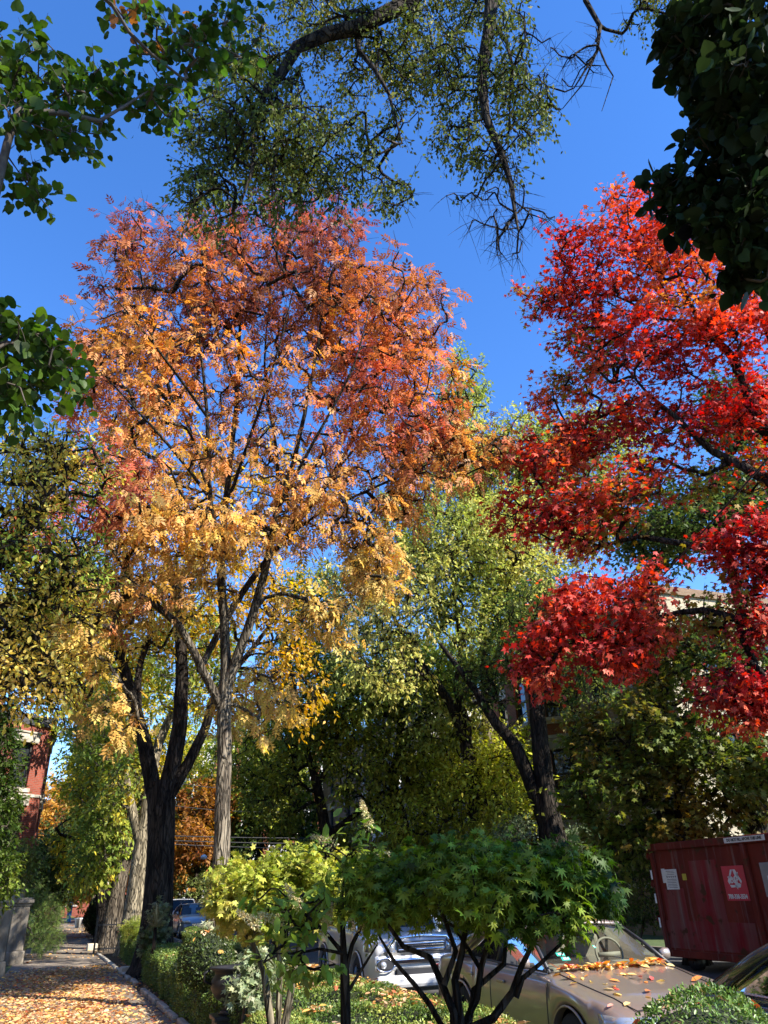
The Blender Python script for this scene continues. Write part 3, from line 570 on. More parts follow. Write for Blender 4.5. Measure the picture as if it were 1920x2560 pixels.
canopy = np.concatenate([r0(61).normal(0, 1, (260, 3)) * np.array([2.6, 2.2, 1.3]) + np.array([3.2, -3.0, 13.0]), r0(62).normal(0, 1, (160, 3)) * np.array([2.2, 1.6, 1.1]) + np.array([1.5, -1.0, 14.2])])
tree('elm_tree', 'overhead elm with drooping dark branches and tiny grey green leaves across the top', 'tree', base, el, np.concatenate([hang_pts, canopy]), None,
     pal([(0, (.07, .10, .025)), (.6, (.13, .16, .035)), (.85, (.30, .29, .06)), (1, (.46, .38, .06))], .8, 63, .3), 'bark_dark', 60, 'overhanging trees', 4, 8, .30, leaf_size=.055, T=T_DIAM, mat='leaf_dark', twr=.0032,
     rmin=.004, rscale=.0034, bare_fn=elm_bare, droop=.5, leaf_spread=.022, up=-.1, pull=.2)
# ivy covered limb at the right edge
iv = ([(4.6, -1.6, -.1), (4.7, -1.3, 2.5), (4.6, -.6, 5.0), (4.3, .6, 7.2), (3.9, 1.6, 8.6)], [.24, .2, .17, .12, .08])
ivl = [([(4.3, .6, 7.2)] + limb([(1750, 100), (1700, 300), (1680, 450), (1660, 600)], 4.3, .05)[0], [.06, .05, .04, .03, .01]), ([(3.9, 1.6, 8.6)] + limb([(1560, -60), (1600, 60), (1560, 150), (1500, 160)], 4.2, .03)[0], [.05, .04, .03, .02, .01]),
       limb([(1690, 400), (1600, 400), (1500, 395), (1440, 385)], 4.3, .02, .012, .008, .004), limb([(1690, 480), (1600, 480), (1560, 520)], 4.3, .02, .01, .005), ([(4.65, -.9, 4.4), (5.2, -.2, 5.8), (5.75, .35, 6.5)], [.06, .04, .015])]  # last limb is added out of view to carry the shading clump
tree('ivy_clad_tree', 'leaning tree smothered in dark glossy ivy filling the top right corner', 'tree', (4.6, -1.6, 0), [iv] + ivl,
     np.concatenate([blob_points([(1590, 40, 4.3, 110, 60, .45, 1.2), (1500, 80, 4.2, 60, 50, .3, .8), (1620, 180, 4.3, 90, 90, .45, 1.3), (1460, 100, 4.2, 40, 40, .25, .7), (1640, 320, 4.3, 90, 90, .4, 1.4), (1580, 300, 4.3, 70, 70, .3, .8), (1480, 390, 4.3, 85, 30, .25, 1.1), (1600, 430, 4.3, 80, 60, .3, 1.3),
     (1645, 520, 4.3, 60, 60, .3, 1.5), (1610, 575, 4.3, 40, 35, .25, 1.1), (1580, 490, 4.3, 60, 50, .3, 1.0), (1520, 150, 4.2, 50, 50, .3, .9), (1500, 440, 4.3, 60, 35, .25, .9), (1700, 300, 4.4, 80, 250, .5, .8)], 210, r0(70)),
     r0(71).normal(0, 1, (120, 3)) * np.array([.42, .36, .30]) + np.array([5.68, .42, 6.55])]), None, pal([(0, (.012, .025, .008)), (.8, (.028, .045, .014)), (1, (.08, .10, .03))], .5, 71, .3), 'twig', 70, 'overhanging trees', 4, 5, .16,  # unseen leaf clump added toward the sun to shade the Japanese maple
     leaf_size=.088, T=T_HEART, mat='leaf_dark', twr=.003, rmin=.003, rscale=.003, leaf_spread=.04, droop=.6)

# the red maple across the street
D = 15
mt = ground_at(1850, 2000, 21.5)
ml = [([(mt[0], mt[1], -.1), (mt[0], mt[1], 2.5), (mt[0] - .1, mt[1], 4.6)], [.42, .34, .3]),
      ([(mt[0] - .1, mt[1], 4.6)] + limb([(1740, 1080), (1655, 930), (1618, 860), (1588, 780), (1510, 690), (1468, 600), (1450, 500)], D, .1)[0], [.22, .16, .12, .10, .085, .06, .035, .015]),
      ([(mt[0] - .1, mt[1], 4.6)] + limb([(1800, 1200), (1660, 1040), (1600, 1005), (1540, 975), (1460, 900), (1400, 850), (1350, 790)], D - .5, .1)[0], [.2, .15, .1, .085, .07, .05, .03, .015]),
      ([(mt[0] - .1, mt[1], 4.2)] + limb([(1800, 1300), (1660, 1190), (1500, 1180), (1380, 1160), (1300, 1180), (1230, 1160)], D - .5, .1)[0], [.16, .12, .09, .07, .05, .03, .012]),
      ([(mt[0] - .1, mt[1], 4.0)] + limb([(1800, 1450), (1650, 1360), (1520, 1320), (1420, 1335), (1340, 1360), (1200, 1400)], D - .8, .1)[0], [.14, .11, .08, .06, .045, .03, .012]),
      limb([(1700, 1000), (1690, 800), (1640, 680), (1620, 560)], D + .5, .09, .07, .05, .02), limb([(1510, 690), (1430, 690), (1330, 640), (1250, 640), (1170, 660)], D, .045, .035, .025, .015, .008), limb([(1400, 850), (1300, 900), (1220, 940), (1150, 1000)], D - .3, .04, .03, .02, .01)]
bm = [(1370, 480, D, 95, 75, 1.3, 1.2), (1250, 530, D, 65, 55, 1.0, 1.0), (1500, 560, D, 130, 100, 1.6, 1.2), (1190, 640, D, 90, 50, 1.0, 1.0), (1320, 640, D, 120, 90, 1.5, 1.0), (1430, 740, D - .3, 170, 90, 1.6, 1.3), (1600, 700, D, 100, 100, 1.6, 1.2), (1270, 760, D, 70, 60, 1.0, .9), (1230, 850, D, 75, 40, .9, 1.2),
      (1330, 920, D - .3, 120, 60, 1.2, 1.3), (1500, 900, D, 110, 70, 1.4, 1.0), (1620, 880, D, 80, 90, 1.4, 1.0), (1200, 980, D - .3, 110, 60, 1.2, 1.2), (1330, 1060, D - .3, 120, 60, 1.3, 1.3), (1180, 1100, D - .4, 110, 70, 1.1, 1.1), (1450, 1030, D, 60, 80, 1.0, .5), (1600, 1030, D, 90, 50, 1.0, .8),
      (1290, 1140, D - .4, 100, 60, 1.1, 1.0), (1330, 1280, D - .8, 130, 55, .9, 1.3), (1225, 1335, D - .8, 85, 55, .9, 1.2), (1330, 1400, D - .8, 90, 55, .8, 1.4), (1420, 1340, D - .8, 60, 60, .7, 1.2), (1180, 1425, D - .6, 60, 75, .8, 1.3), (1610, 1190, D - .8, 90, 90, 1.0, 1.4), (1640, 1330, D - .8, 60, 80, 1.0, 1.0),
      (1590, 1480, D - .8, 90, 60, .8, 1.2), (1560, 1330, D - .3, 60, 80, .8, .5), (1660, 1530, D - .8, 70, 50, .7, 1.0)]
mp_pts = blob_points(bm, 1300, r0(80))
tree('red_maple_tree', 'brilliant scarlet and orange maple reaching across the street on the right', 'tree', mt, ml, mp_pts, None, col_maple, 'bark_dark', 80, None, 4, 7, .5, leaf_size=.086, T=T_MAPLE, droop=.45, rscale=.008, leaf_spread=.08, flat_=.45, svar=.3)

# mid distance silver maples and others across the street
simple('silver_maple_tree', 'big yellow green silver maple with arching dark limbs in the middle distance', None, 30, [(1033, 1800), (1026, 1700), (1012, 1630), (985, 1546), (960, 1500), (915, 1440), (880, 1390), (850, 1330)], (.3, .27, .25, .2, .18, .14, .1, .06),
       [(980, 1200, 30, 110, 150, 3.5, 1.2), (1000, 1000, 32, 100, 120, 3, 1.2), (1090, 1220, 30, 90, 150, 3, 1), (900, 1290, 29, 110, 110, 3, 1), (1060, 1380, 30, 90, 90, 2.5, .9), (1000, 850, 33, 55, 90, 2, 1.1), (1150, 980, 33, 110, 90, 3, 1.1), (880, 1150, 31, 90, 100, 3, .9), (830, 1430, 29, 120, 90, 2.5, .7), (1250, 1080, 34, 100, 130, 3, 1), (1300, 950, 35, 100, 80, 3, 1), (780, 1290, 31, 80, 90, 2.5, .9), (960, 1560, 31, 90, 60, 2, .7)], 1900,
       pal(SILVER, 3, 31), 41, 'bark_dark', 8, 3, leaf_size=.19, group='street trees on the far side', droop=.5, tw=.9,
       extra=[([(1010, 1620), (1010, 1560), (985, 1490), (995, 1400), (980, 1250), (1000, 1050), (1000, 900)], (.15, .13, .11, .1, .08, .05, .02)), ([(985, 1546), (1010, 1480), (1060, 1380), (1120, 1200)], (.12, .1, .07, .04))])
simple('silver_maple_tree', 'silver maple with pale straight trunk between the arching limbs and the big shaded trunk', None, 32, [(1072, 1800), (1063, 1690), (1053, 1560), (1048, 1450), (1045, 1300), (1090, 1100)], (.28, .26, .23, .2, .14, .06),
       [(1080, 1100, 32, 110, 120, 3, 1), (1120, 1300, 32, 80, 110, 2.5, 1), (1170, 1180, 33, 90, 100, 3, .9), (1200, 1380, 33, 90, 80, 2.5, .8)], 420, pal(SILVER, 2.5, 32), 42, 'bark_light', 8, 3, leaf_size=.21, group='street trees on the far side')
simple('oak_tree', 'thick rough dark trunk with a limb leaning left before the orange brick house', None, 27, [(1198, 1835), (1182, 1740), (1168, 1620), (1158, 1500), (1150, 1350)], (.46, .36, .3, .27, .18),
       [(1180, 1350, 27, 100, 90, 2, .8), (1260, 1500, 27, 70, 60, 2, .6), (1100, 1420, 27, 60, 50, 2, .6), (1060, 1480, 28, 80, 60, 2, .5)], 300, pal(DG, 2, 33), 43, 'bark_dark', 8, 3, leaf_size=.16, group='street trees on the far side',
       extra=[([(1185, 1800), (1150, 1700), (1112, 1610), (1070, 1560), (1015, 1475), (950, 1390)], (.26, .25, .22, .18, .13, .06))])
simple('crabapple_tree', 'bright lime yellow small tree glowing behind the pale trunk near the white porch', None, 30, [(1100, 1810), (1098, 1740), (1090, 1680)], (.13, .11, .08),
       [(1090, 1680, 29.5, 65, 75, 1.6, 1.3), (1020, 1720, 30, 60, 70, 1.6, 1.2), (985, 1640, 31, 60, 70, 1.6, 1), (950, 1760, 31, 60, 50, 1.6, 1), (1120, 1740, 28, 50, 50, 1.3, 1.2), (880, 1780, 31, 60, 35, 1.5, .8), (1110, 1600, 31, 40, 50, 1.2, .6)], 380, pal([(0, (.25, .30, .04)), (1, (.55, .55, .07))], 2, 34), 44, 'bark_dark', 9, 3, leaf_size=.18)
simple('elm_tree', 'arching black limbed tree with dull olive leaves over the white porch', None, 35, [(872, 1800), (858, 1740), (849, 1690), (866, 1566), (833, 1503), (764, 1478), (700, 1485), (650, 1530)], (.28, .25, .22, .2, .16, .12, .08, .04),
       [(760, 1540, 35, 120, 80, 3, 1), (900, 1480, 35, 120, 90, 3, 1), (720, 1430, 35, 100, 60, 3, .7), (880, 1640, 34, 90, 70, 2.5, 1), (780, 1660, 34, 80, 60, 2.5, .9), (960, 1560, 35, 70, 60, 2, .8), (820, 1740, 34, 70, 50, 2, .8), (700, 1600, 35, 70, 60, 2, .9), (940, 1680, 33, 70, 60, 2, 1)], 1000, pal([(0, (.16, .19, .03)), (.6, (.34, .36, .05)), (1, (.52, .48, .08))], 2.5, 35), 45, 'bark_dark', 8, 3, leaf_size=.2, group='street trees on the far side',
       extra=[([(849, 1690), (855, 1640), (920, 1520), (960, 1400)], (.12, .1, .07, .04))])
simple('elm_tree', 'dark forked tree in front of the grey and brick house, left of the white porch', None, 34, [(710, 1830), (700, 1780), (684, 1695), (660, 1610), (640, 1500), (620, 1400)], (.26, .24, .2, .13, .09, .04),
       [(640, 1600, 34, 80, 70, 2.5, 1), (700, 1500, 35, 100, 80, 3, .8), (600, 1720, 34, 70, 60, 2.5, 1), (560, 1640, 36, 70, 90, 3, 1), (640, 1430, 36, 90, 70, 3, .9), (680, 1300, 36, 90, 90, 3, .9)], 560, pal([(0, (.11, .15, .025)), (.6, (.28, .30, .04)), (1, (.52, .44, .06))], 2, 36), 46, 'bark_dark', 8, 3, leaf_size=.19, group='street trees on the far side',
       extra=[([(684, 1695), (712, 1650), (730, 1560), (700, 1450)], (.13, .11, .08, .04)), ([(712, 1800), (780, 1750), (830, 1710)], (.14, .11, .08))])
simple('maple_tree', 'shaded olive and rust coloured young maple behind the red dumpster', None, 22, [(1500, 2040), (1475, 1900), (1465, 1700), (1440, 1560), (1420, 1450)], (.16, .13, .11, .09, .05),
       [(1400, 1600, 22, 130, 90, 2, 1), (1540, 1640, 22, 120, 100, 2, 1), (1330, 1700, 22, 100, 60, 1.8, 1), (1620, 1700, 22, 80, 70, 2, 1), (1480, 1770, 22, 120, 50, 1.8, 1), (1330, 1820, 22, 70, 40, 1.5, 1), (1500, 1450, 23, 150, 80, 2.5, .8), (1275, 1590, 23, 50, 50, 1.2, .9), (1285, 1740, 22, 40, 50, 1.2, .8)], 720, pal([(0, (.06, .10, .018)), (.6, (.13, .17, .028)), (1, (.27, .16, .03))], 1.8, 37), 47, 'bark_dark', 8, 3, T_MAPLE, .12,
       extra=[([(1465, 1700), (1400, 1640), (1330, 1620)], (.05, .035, .015)), ([(1470, 1760), (1560, 1700), (1620, 1620)], (.05, .035, .015))], tw=.6)
simple('maple_tree', 'large dark green maple high behind the scarlet leaves at the right edge', None, 23, [(1640, 2000), (1630, 1600), (1610, 1350), (1560, 1150)], (.3, .26, .2, .1),
       [(1480, 1130, 22, 110, 70, 2.5, 1), (1620, 1080, 23, 90, 90, 2.5, 1), (1560, 1400, 22, 110, 60, 2, .5), (1420, 1180, 22, 70, 70, 2, .9), (1600, 900, 23, 90, 80, 2.5, .8), (1450, 1380, 22, 80, 50, 1.6, .5)], 620, pal(DG + [], 2, 38), 48, 'bark_dark', 8, 3, leaf_size=.18)
# far backdrop trees closing the street
for k_, (px, py, D_, rx, ry, st, lab) in enumerate([(560, 1640, 62, 110, 140, YG, 'far yellow green tree behind the ash trunk'), (660, 1740, 66, 130, 110, DG, 'far dark green tree behind the grey house'), (480, 1800, 64, 90, 100, DG, 'far dark green tree right of the ash trunk above the wires'),
        (800, 1560, 70, 160, 130, YG, 'far yellow green tree behind the arching limbs'), (360, 1650, 70, 110, 150, LOCUST, 'far golden green tree seen between the forked trunk limbs'), (1120, 1560, 64, 110, 120, DG, 'far dark green tree behind the big shaded trunk'), (960, 1440, 66, 140, 110, YG, 'far pale green tree high behind the silver maple'),
        (215, 1640, 58, 55, 90, LOCUST, 'far yellow tree right of the brick house corner')]):
    simple('street_tree', lab, None, D_, [(px, 1975), (px, 1880), (px + 5, py + 60)], (.35, .28, .15), [(px, py, D_, rx, ry, 5, 1), (px + 30, py + 60, D_, rx * .8, ry * .7, 5, 1)], 300, pal(st, 4, 90 + k_), 200 + k_, 'bark_dark', 8, 3, leaf_size=.36, tw=1.5, group='far trees closing the street')
# trees of the parkway behind the viewpoint, which throw the dappled shade
for k_, (x, y, z, rx, ry, rz, n) in enumerate([(-2.0, -9, 12, 3, 2.5, 2.5, 160)]):
    r = r0(300 + k_); q = r.normal(size=(n, 3)); q /= np.linalg.norm(q, axis=1, keepdims=True); q *= r.uniform(0, 1, (n, 1)) ** .4
    tree('street_tree', 'leafy green yard tree behind the viewpoint on the house side', 'tree', (x, y, 0), [([(x, y, -.1), (x, y, z * .4), (x + .3, y, z * .78)], [.3, .24, .12])],
         q * np.array([rx, ry, rz]) + np.array([x, y, z]), None, pal(DG, 2, 5), 'bark', 310 + k_, None, 3, 8, .7, leaf_size=.13)

# ================================================================== HEDGES, SHRUBS AND GARDEN PLANTS
BOX = [(0, (.05, .095, .018)), (.55, (.13, .20, .035)), (1, (.36, .37, .08))]
def surf_leaves(P_, N_, r, per_spread, size, cols, T, mat, name, parent):
    d = r.normal(0, 1, P_.shape) * .8 + N_ * .7; nn = N_ * .7 + r.normal(0, .6, P_.shape) + np.array([0, 0, .3])
    foliage(name, parent, P_ + N_ * r.normal(0, per_spread, (len(P_), 1)), d, nn, size * r.uniform(.6, 1.35, len(P_)), cols, T, M[mat])
def hedge(x0, x1, y0, y1, h, dens, label, seed, rz=0, leafs=None, group='clipped box hedges of the parkway garden', z0=0, stops=BOX, T=T_DIAM, size=.032):
    r = r0(seed); cx, cy_ = (x0 + x1) / 2, (y0 + y1) / 2; w, l = x1 - x0, y1 - y0
    root = empty('box_hedge', (cx, cy_, z0), rz, label, 'hedge', group)
    cs, sn = math.cos(rz), math.sin(rz)
    mb = MB(); nx, ny = max(2, int(w / .15)), max(2, int(l / .2)); bump = lambda a, b: .03 * math.sin(a * 9 + seed) + .03 * math.sin(b * 5.3 + seed * 2) + .02 * math.sin(b * 13)
    mb.box((0, 0, h / 2 - .04), (w - .10, l - .10, h - .10)); mb.build('branches', M['hedge_core'], root)
    areas = [w * l, l * h, l * h, w * h, w * h]; tot = sum(areas); P_ = []; N_ = []
    for i, a in enumerate(areas):
        n = int(dens * a); u = r.uniform(-.5, .5, n); v = r.uniform(-.5, .5, n)
        if i == 0: p = np.stack([u * w, v * l, np.full(n, h)], 1); q = (0, 0, 1)
        elif i < 3: s = 1 if i == 1 else -1; p = np.stack([np.full(n, s * w / 2), v * l, (u + .5) * h], 1); q = (s, 0, .1)
        else: s = 1 if i == 3 else -1; p = np.stack([u * w, np.full(n, s * l / 2), (v + .5) * h], 1); q = (0, s, .1)
        P_.append(p); N_.append(np.tile(np.array(q, float), (n, 1)))
    P_ = np.concatenate(P_); N_ = np.concatenate(N_)
    wob = (snoise(P_ + np.array([cx, cy_, 0]), .35, seed) - .5) * .11; P_ = P_ + N_ * wob[:, None]
    e = .06; k = np.clip(np.abs(P_[:, 0]) / (w / 2), 0, 1) ** 8 * (P_[:, 2] > h * .5); P_[:, 2] -= k * e
    Wp = np.stack([cx + P_[:, 0] * cs - P_[:, 1] * sn, cy_ + P_[:, 0] * sn + P_[:, 1] * cs, P_[:, 2] + z0], 1)
    Wn = np.stack([N_[:, 0] * cs - N_[:, 1] * sn, N_[:, 0] * sn + N_[:, 1] * cs, N_[:, 2]], 1)
    surf_leaves(Wp, Wn, r, .015, size, jitter(ramp(np.clip(snoise(Wp, .3, seed) * .6 + r.uniform(0, .4, len(Wp)), 0, 1), stops), r, .25), T, 'leaf_box', 'foliage', root)
    if leafs:
        n = leafs; u = r.uniform(-.5, .5, n) * w; v = r.uniform(-.5, .5, n) * l
        p = np.stack([cx + u * cs - v * sn, cy_ + u * sn + v * cs, np.full(n, h + z0) + r.uniform(.0, .04, n)], 1); a = r.uniform(0, 6.28, n)
        kk = snoise(p, .5, seed + 9) > .42; p, a = p[kk], a[kk]; n = len(p)
        tag(foliage('fallen_leaves', None, p, np.stack([np.cos(a), np.sin(a), r.normal(0, .25, n)], 1), r.normal(0, .35, (n, 3)) + np.array([0, 0, 1.]), .09 * r.uniform(.5, 1.3, n), jitter(ramp(r.uniform(0, 1, n), LIT) * .8, r, .28, .05), T_OVAL, M['leaf_dry']),
            'curled yellow and orange leaves caught on top of the %s' % label[:60], 'leaves', None, 'stuff')
    return root
M['hedge_core'] = noise_mat('hedge_inside', (.010, .016, .006), (.03, .04, .012), 30, .95, .8, 60)
M['leaf_box'] = leaf_mat('box_leaf', .2, .4, .4)
hedge(1.84, 2.65, 9.9, 31.0, .66, 2600, 'long low hedge running along the sidewalk edging', 401, rz=.008, leafs=650)
hedge(1.9, 2.5, 5.6, 9.3, .56, 4200, 'near hedge at the bottom edge of the garden beside the sidewalk soil', 402, leafs=110)
hedge(3.9, 4.4, 6.6, 16.5, .47, 3600, 'kerbside hedge below the silver car bumper, covered with yellow leaves', 403, leafs=1300)
hedge(2.5, 3.95, 7.4, 7.95, .55, 4800, 'short cross hedge nearest to the viewer', 404, leafs=60)
hedge(2.5, 3.95, 9.0, 9.6, .55, 4200, 'short cross hedge in the middle of the garden', 405, leafs=130)
hedge(2.55, 3.95, 11.2, 11.8, .55, 3600, 'short cross hedge farthest from the viewer, next to the urn', 406, leafs=160)
hedge(3.95, 4.5, 17.2, 31, .62, 1800, 'kerbside hedge behind the ash trunk, below the blue car', 407, leafs=220)
hedge(3.7, 4.45, 4.2, 6.2, .50, 5000, 'hedge clump under the gold car front wheel', 408, leafs=120)
def boxball(c, rad, label, seed, n, squash=.9, size=.028, stops=BOX, tops=None, name='boxwood_ball'):
    r = r0(seed); root = empty(name, (c[0], c[1], max(0, c[2] - rad)), 0, label, 'topiary', None)
    mb = MB(); prof = [(rad * .9 * math.sin(a), rad * .9 * squash * -math.cos(a)) for a in np.linspace(0.02, math.pi - .02, 12)]
    mb.lathe(prof, (0, 0, c[2] - root.location.z), 20); mb.tube([(0, 0, -.02), (0, 0, c[2] - root.location.z)], .035); mb.build('branches', M['hedge_core'], root)
    q = r.normal(size=(n, 3)); q /= np.linalg.norm(q, axis=1, keepdims=True); P_ = q * np.array([rad, rad, rad * squash]); P_ *= (1 + (snoise(P_ + np.array(c), .25, seed) - .5)[:, None] * .12)
    surf_leaves(P_ + np.array(c), q, r, .012, size, jitter(ramp(r.uniform(0, 1, n), stops), r, .25), T_OVAL if n < 30000 else T_DIAM, 'leaf_box', 'foliage', root)
    if tops:
        k = tops; q = r.normal(size=(k, 3)); q[:, 2] = np.abs(q[:, 2]) + .8; q /= np.linalg.norm(q, axis=1, keepdims=True); P_ = q * np.array([rad, rad, rad * squash]) * 1.03 + np.array(c)
        d = np.cross(q, r.normal(size=(k, 3))); tag(foliage('fallen_leaves', None, P_, d, q + r.normal(0, .3, (k, 3)), r.uniform(.06, .13, k), jitter(ramp(r.uniform(0, 1, k), LIT), r, .2), T_OVAL, M['leaf_dry']),
            'a few dry leaves lying on top of the %s' % label[:50], 'leaves', None, 'stuff')
    return root
boxball((3.17, 3.72, .69), .50, 'large bright green clipped boxwood ball in front of the gold car hood', 411, 15000, .95, .024, [(0, (.06, .12, .02)), (1, (.16, .25, .05))], 22)
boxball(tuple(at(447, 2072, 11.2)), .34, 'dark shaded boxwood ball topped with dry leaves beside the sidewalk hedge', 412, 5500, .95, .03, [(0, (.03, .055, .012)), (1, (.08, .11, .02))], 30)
boxball((1.95, 45.0, .95), 1.1, 'big dark rounded yew beside the far sidewalk', 413, 9000, .95, .09, [(0, (.015, .03, .008)), (1, (.05, .08, .015))], name='yew_ball')

# Japanese maple with many stems
JM = [(0, (.022, .05, .007)), (.45, (.065, .12, .014)), (.8, (.20, .28, .03)), (1, (.30, .36, .05))]
D = 5.6
jb = at(985, 2212, D); jbz = (jb.x, jb.y, -.02)
jl = [([jbz, (jb.x - .01, jb.y, .35), tuple(at(975, 2195, D)), tuple(at(962, 2130, D)), tuple(at(930, 2080, D)), tuple(at(870, 2040, D)), tuple(at(830, 1990, D - .1))], [.05, .04, .028, .026, .022, .017, .01]),
      ([jbz] + limb([(990, 2200), (985, 2120), (1000, 2060), (1010, 1990), (1000, 1930)], D, .03)[0], [.04, .03, .027, .023, .018, .012]),
      ([jbz] + limb([(1000, 2210), (1030, 2160), (1040, 2090), (1055, 2030), (1080, 1960), (1100, 1900)], D + .1, .03)[0], [.04, .028, .025, .022, .018, .015, .01]),
      ([jbz] + limb([(1010, 2230), (1070, 2195), (1108, 2150), (1118, 2090), (1150, 2030), (1190, 1970)], D - .1, .03)[0], [.042, .03, .026, .023, .019, .014, .01]),
      limb([(962, 2130), (985, 2060), (960, 1980), (930, 1920)], D - .2, .022, .018, .014, .01), limb([(1040, 2100), (1010, 2040), (980, 2000), (900, 1950)], D + .15, .018, .015, .012, .008), limb([(1108, 2150), (1130, 2110), (1170, 2080), (1230, 2020), (1270, 1960)], D - .2, .02, .016, .012, .009, .007),
      limb([(1055, 2030), (1030, 1980), (1060, 1920)], D, .014, .01, .007),
      ([jbz] + limb([(960, 2230), (930, 2170), (890, 2130), (850, 2080), (820, 2020)], D + .25, .02)[0], [.035, .022, .02, .017, .013, .008]), ([jbz] + limb([(1010, 2230), (1020, 2140), (1085, 2080), (1095, 2010), (1140, 1940)], D + .3, .02)[0], [.035, .024, .021, .018, .014, .009])]
jb_ = [(795, 1940, D, 45, 45, .35, 1), (870, 1895, D, 90, 40, .5, 1.2), (1000, 1868, D, 130, 36, .6, 1.3), (1130, 1880, D, 120, 38, .55, 1.3), (1225, 1915, D - .1, 70, 36, .4, 1.1), (1285, 1945, D - .1, 30, 24, .25, .9), (850, 1965, D, 70, 32, .4, 1.1), (960, 1930, D, 130, 40, .5, .9), (1100, 1938, D - .2, 110, 34, .4, 1.1),
       (1190, 1985, D - .3, 75, 22, .3, .8), (1070, 1985, D - .35, 60, 22, .25, .9), (1250, 1860, D, 40, 20, .3, .8)]
tree('japanese_maple', 'wide domed Japanese maple with fine cut green leaves on many dark twisting stems', 'shrub', jbz, jl, blob_points(jb_, 400, r0(420)), None,
     pal(JM, .35, 42, .3), 'bark_dark', 420, None, 4, 7, .14, leaf_size=.054, T=T_JMAPLE, mat='leaf', twr=.0018, rmin=.003, rscale=.0028, droop=.5, leaf_spread=.03, root_flare=False, pull=.9, flat_=.6, kink=.5)
# clipped yellow green maple behind the hydrangea
D = 7.6; cb = at(600, 2200, D); cbz = (cb.x, cb.y, -.02)
cl = [([cbz, (cb.x, cb.y, .4)] + limb([(605, 2090), (600, 2040), (560, 1980), (530, 1930)], D, .02)[0], [.035, .03, .024, .02, .016, .01]), ([(cb.x, cb.y, .4)] + limb([(640, 2080), (660, 1990), (700, 1920)], D, .02)[0], [.04, .03, .022, .012]),
      ([(cb.x, cb.y, .4)] + limb([(570, 2100), (545, 2040), (500, 1980)], D, .02)[0], [.04, .03, .022, .012])]
tree('japanese_maple', 'clipped dome of yellow green maple in full sun right of the ash trunk', 'shrub', cbz, cl,
     blob_points([(560, 1900, D, 90, 28, .6, 1.3), (500, 1940, D, 45, 50, .45, 1.2), (650, 1880, D, 90, 25, .6, 1.2), (600, 1960, D, 120, 50, .55, 1.2), (700, 1930, D, 60, 45, .5, 1), (540, 2000, D, 50, 25, .4, .7), (740, 1900, D, 40, 30, .4, 1)], 360, r0(430)), None,
     pal([(0, (.20, .26, .04)), (.5, (.42, .44, .07)), (1, (.66, .55, .18))], .45, 43, .28), 'bark_light', 430, None, 4, 10, .15, leaf_size=.046, T=T_MAPLE, twr=.002, rmin=.003, rscale=.003, droop=.35, leaf_spread=.03, root_flare=False, pull=.9)
# hydrangea standard with panicles
D = 5.9; hb = at(745, 2210, D); hbz = (hb.x, hb.y, -.02)
hl = [([hbz, (hb.x, hb.y, .4)] + limb([(745, 2190), (744, 2110), (742, 2060), (740, 2000)], D, .03)[0], [.05, .042, .036, .034, .026, .018]),
      limb([(745, 2110), (760, 2040), (800, 1960), (790, 1880), (800, 1800)], D, .02, .016, .012, .008, .004), limb([(742, 2060), (700, 2010), (640, 1960), (600, 1920)], D, .016, .013, .01, .005), limb([(742, 2020), (740, 1930), (750, 1850), (720, 1830), (690, 1812)], D, .014, .01, .008, .006, .004), limb([(745, 2150), (790, 2080), (815, 2040)], D, .014, .01, .006),
      limb([(742, 2060), (690, 2050), (640, 2060), (590, 2060)], D - .1, .014, .01, .008, .005)]
hroot = tree('hydrangea', 'tree form hydrangea with broad green leaves and faded cream flower spikes between the two maples', 'shrub', hbz, hl,
     blob_points([(745, 1850, D, 50, 30, .2, 1.2), (790, 1800, D, 25, 40, .1, 1), (700, 1830, D, 40, 20, .1, .8), (700, 1960, D, 80, 60, .35, 1.1), (640, 1990, D, 60, 40, .3, 1), (620, 2060, D - .1, 70, 35, .3, 1.2), (705, 2080, D - .1, 40, 25, .25, .8), (590, 1960, D, 60, 30, .3, .8)], 66, r0(440)), None,
     pal([(0, (.08, .16, .025)), (.6, (.17, .28, .04)), (1, (.36, .40, .07))], .4, 44, .2), 'bark_dark', 440, None, 2, 4, .12, leaf_size=.085, T=T_OVAL, twr=.0022, rmin=.003, rscale=.003, droop=.3, leaf_spread=.02, root_flare=False, pull=.8)
def panicle(p, d, L, w_, seed):
    r = r0(seed); n = 340; t = r.uniform(0, 1, n); d = np.array(d) / np.linalg.norm(d); q = r.normal(size=(n, 3)); q /= np.linalg.norm(q, axis=1, keepdims=True)
    P_ = np.array(p) + d * (t * L)[:, None] + q * (w_ * (1 - t * .85) * r.uniform(.5, 1, n))[:, None]
    foliage('flower_head', hroot, P_, q + r.normal(0, .3, (n, 3)), r.normal(size=(n, 3)), np.full(n, .017) * r.uniform(.7, 1.3, n), jitter(ramp(r.uniform(0, 1, n), [(0, (.45, .38, .14)), (1, (.66, .58, .34))]), r, .15), T_OVAL, M['leaf_dry'])
for i, (px, py, dx, dz) in enumerate([(800, 1790, -.35, 1), (720, 1822, -1, .3), (815, 1845, .9, -.2), (650, 1960, -.4, .5), (610, 1990, -.8, .2), (700, 2010, .2, .6), (560, 2000, -.7, .4), (770, 2010, .3, .4)]):
    panicle(at(px, py, D - (.2 if i > 2 else 0)), tuple(_r * dx + Vector((0, 0, dz))), .17 if i else .2, .042, 450 + i)
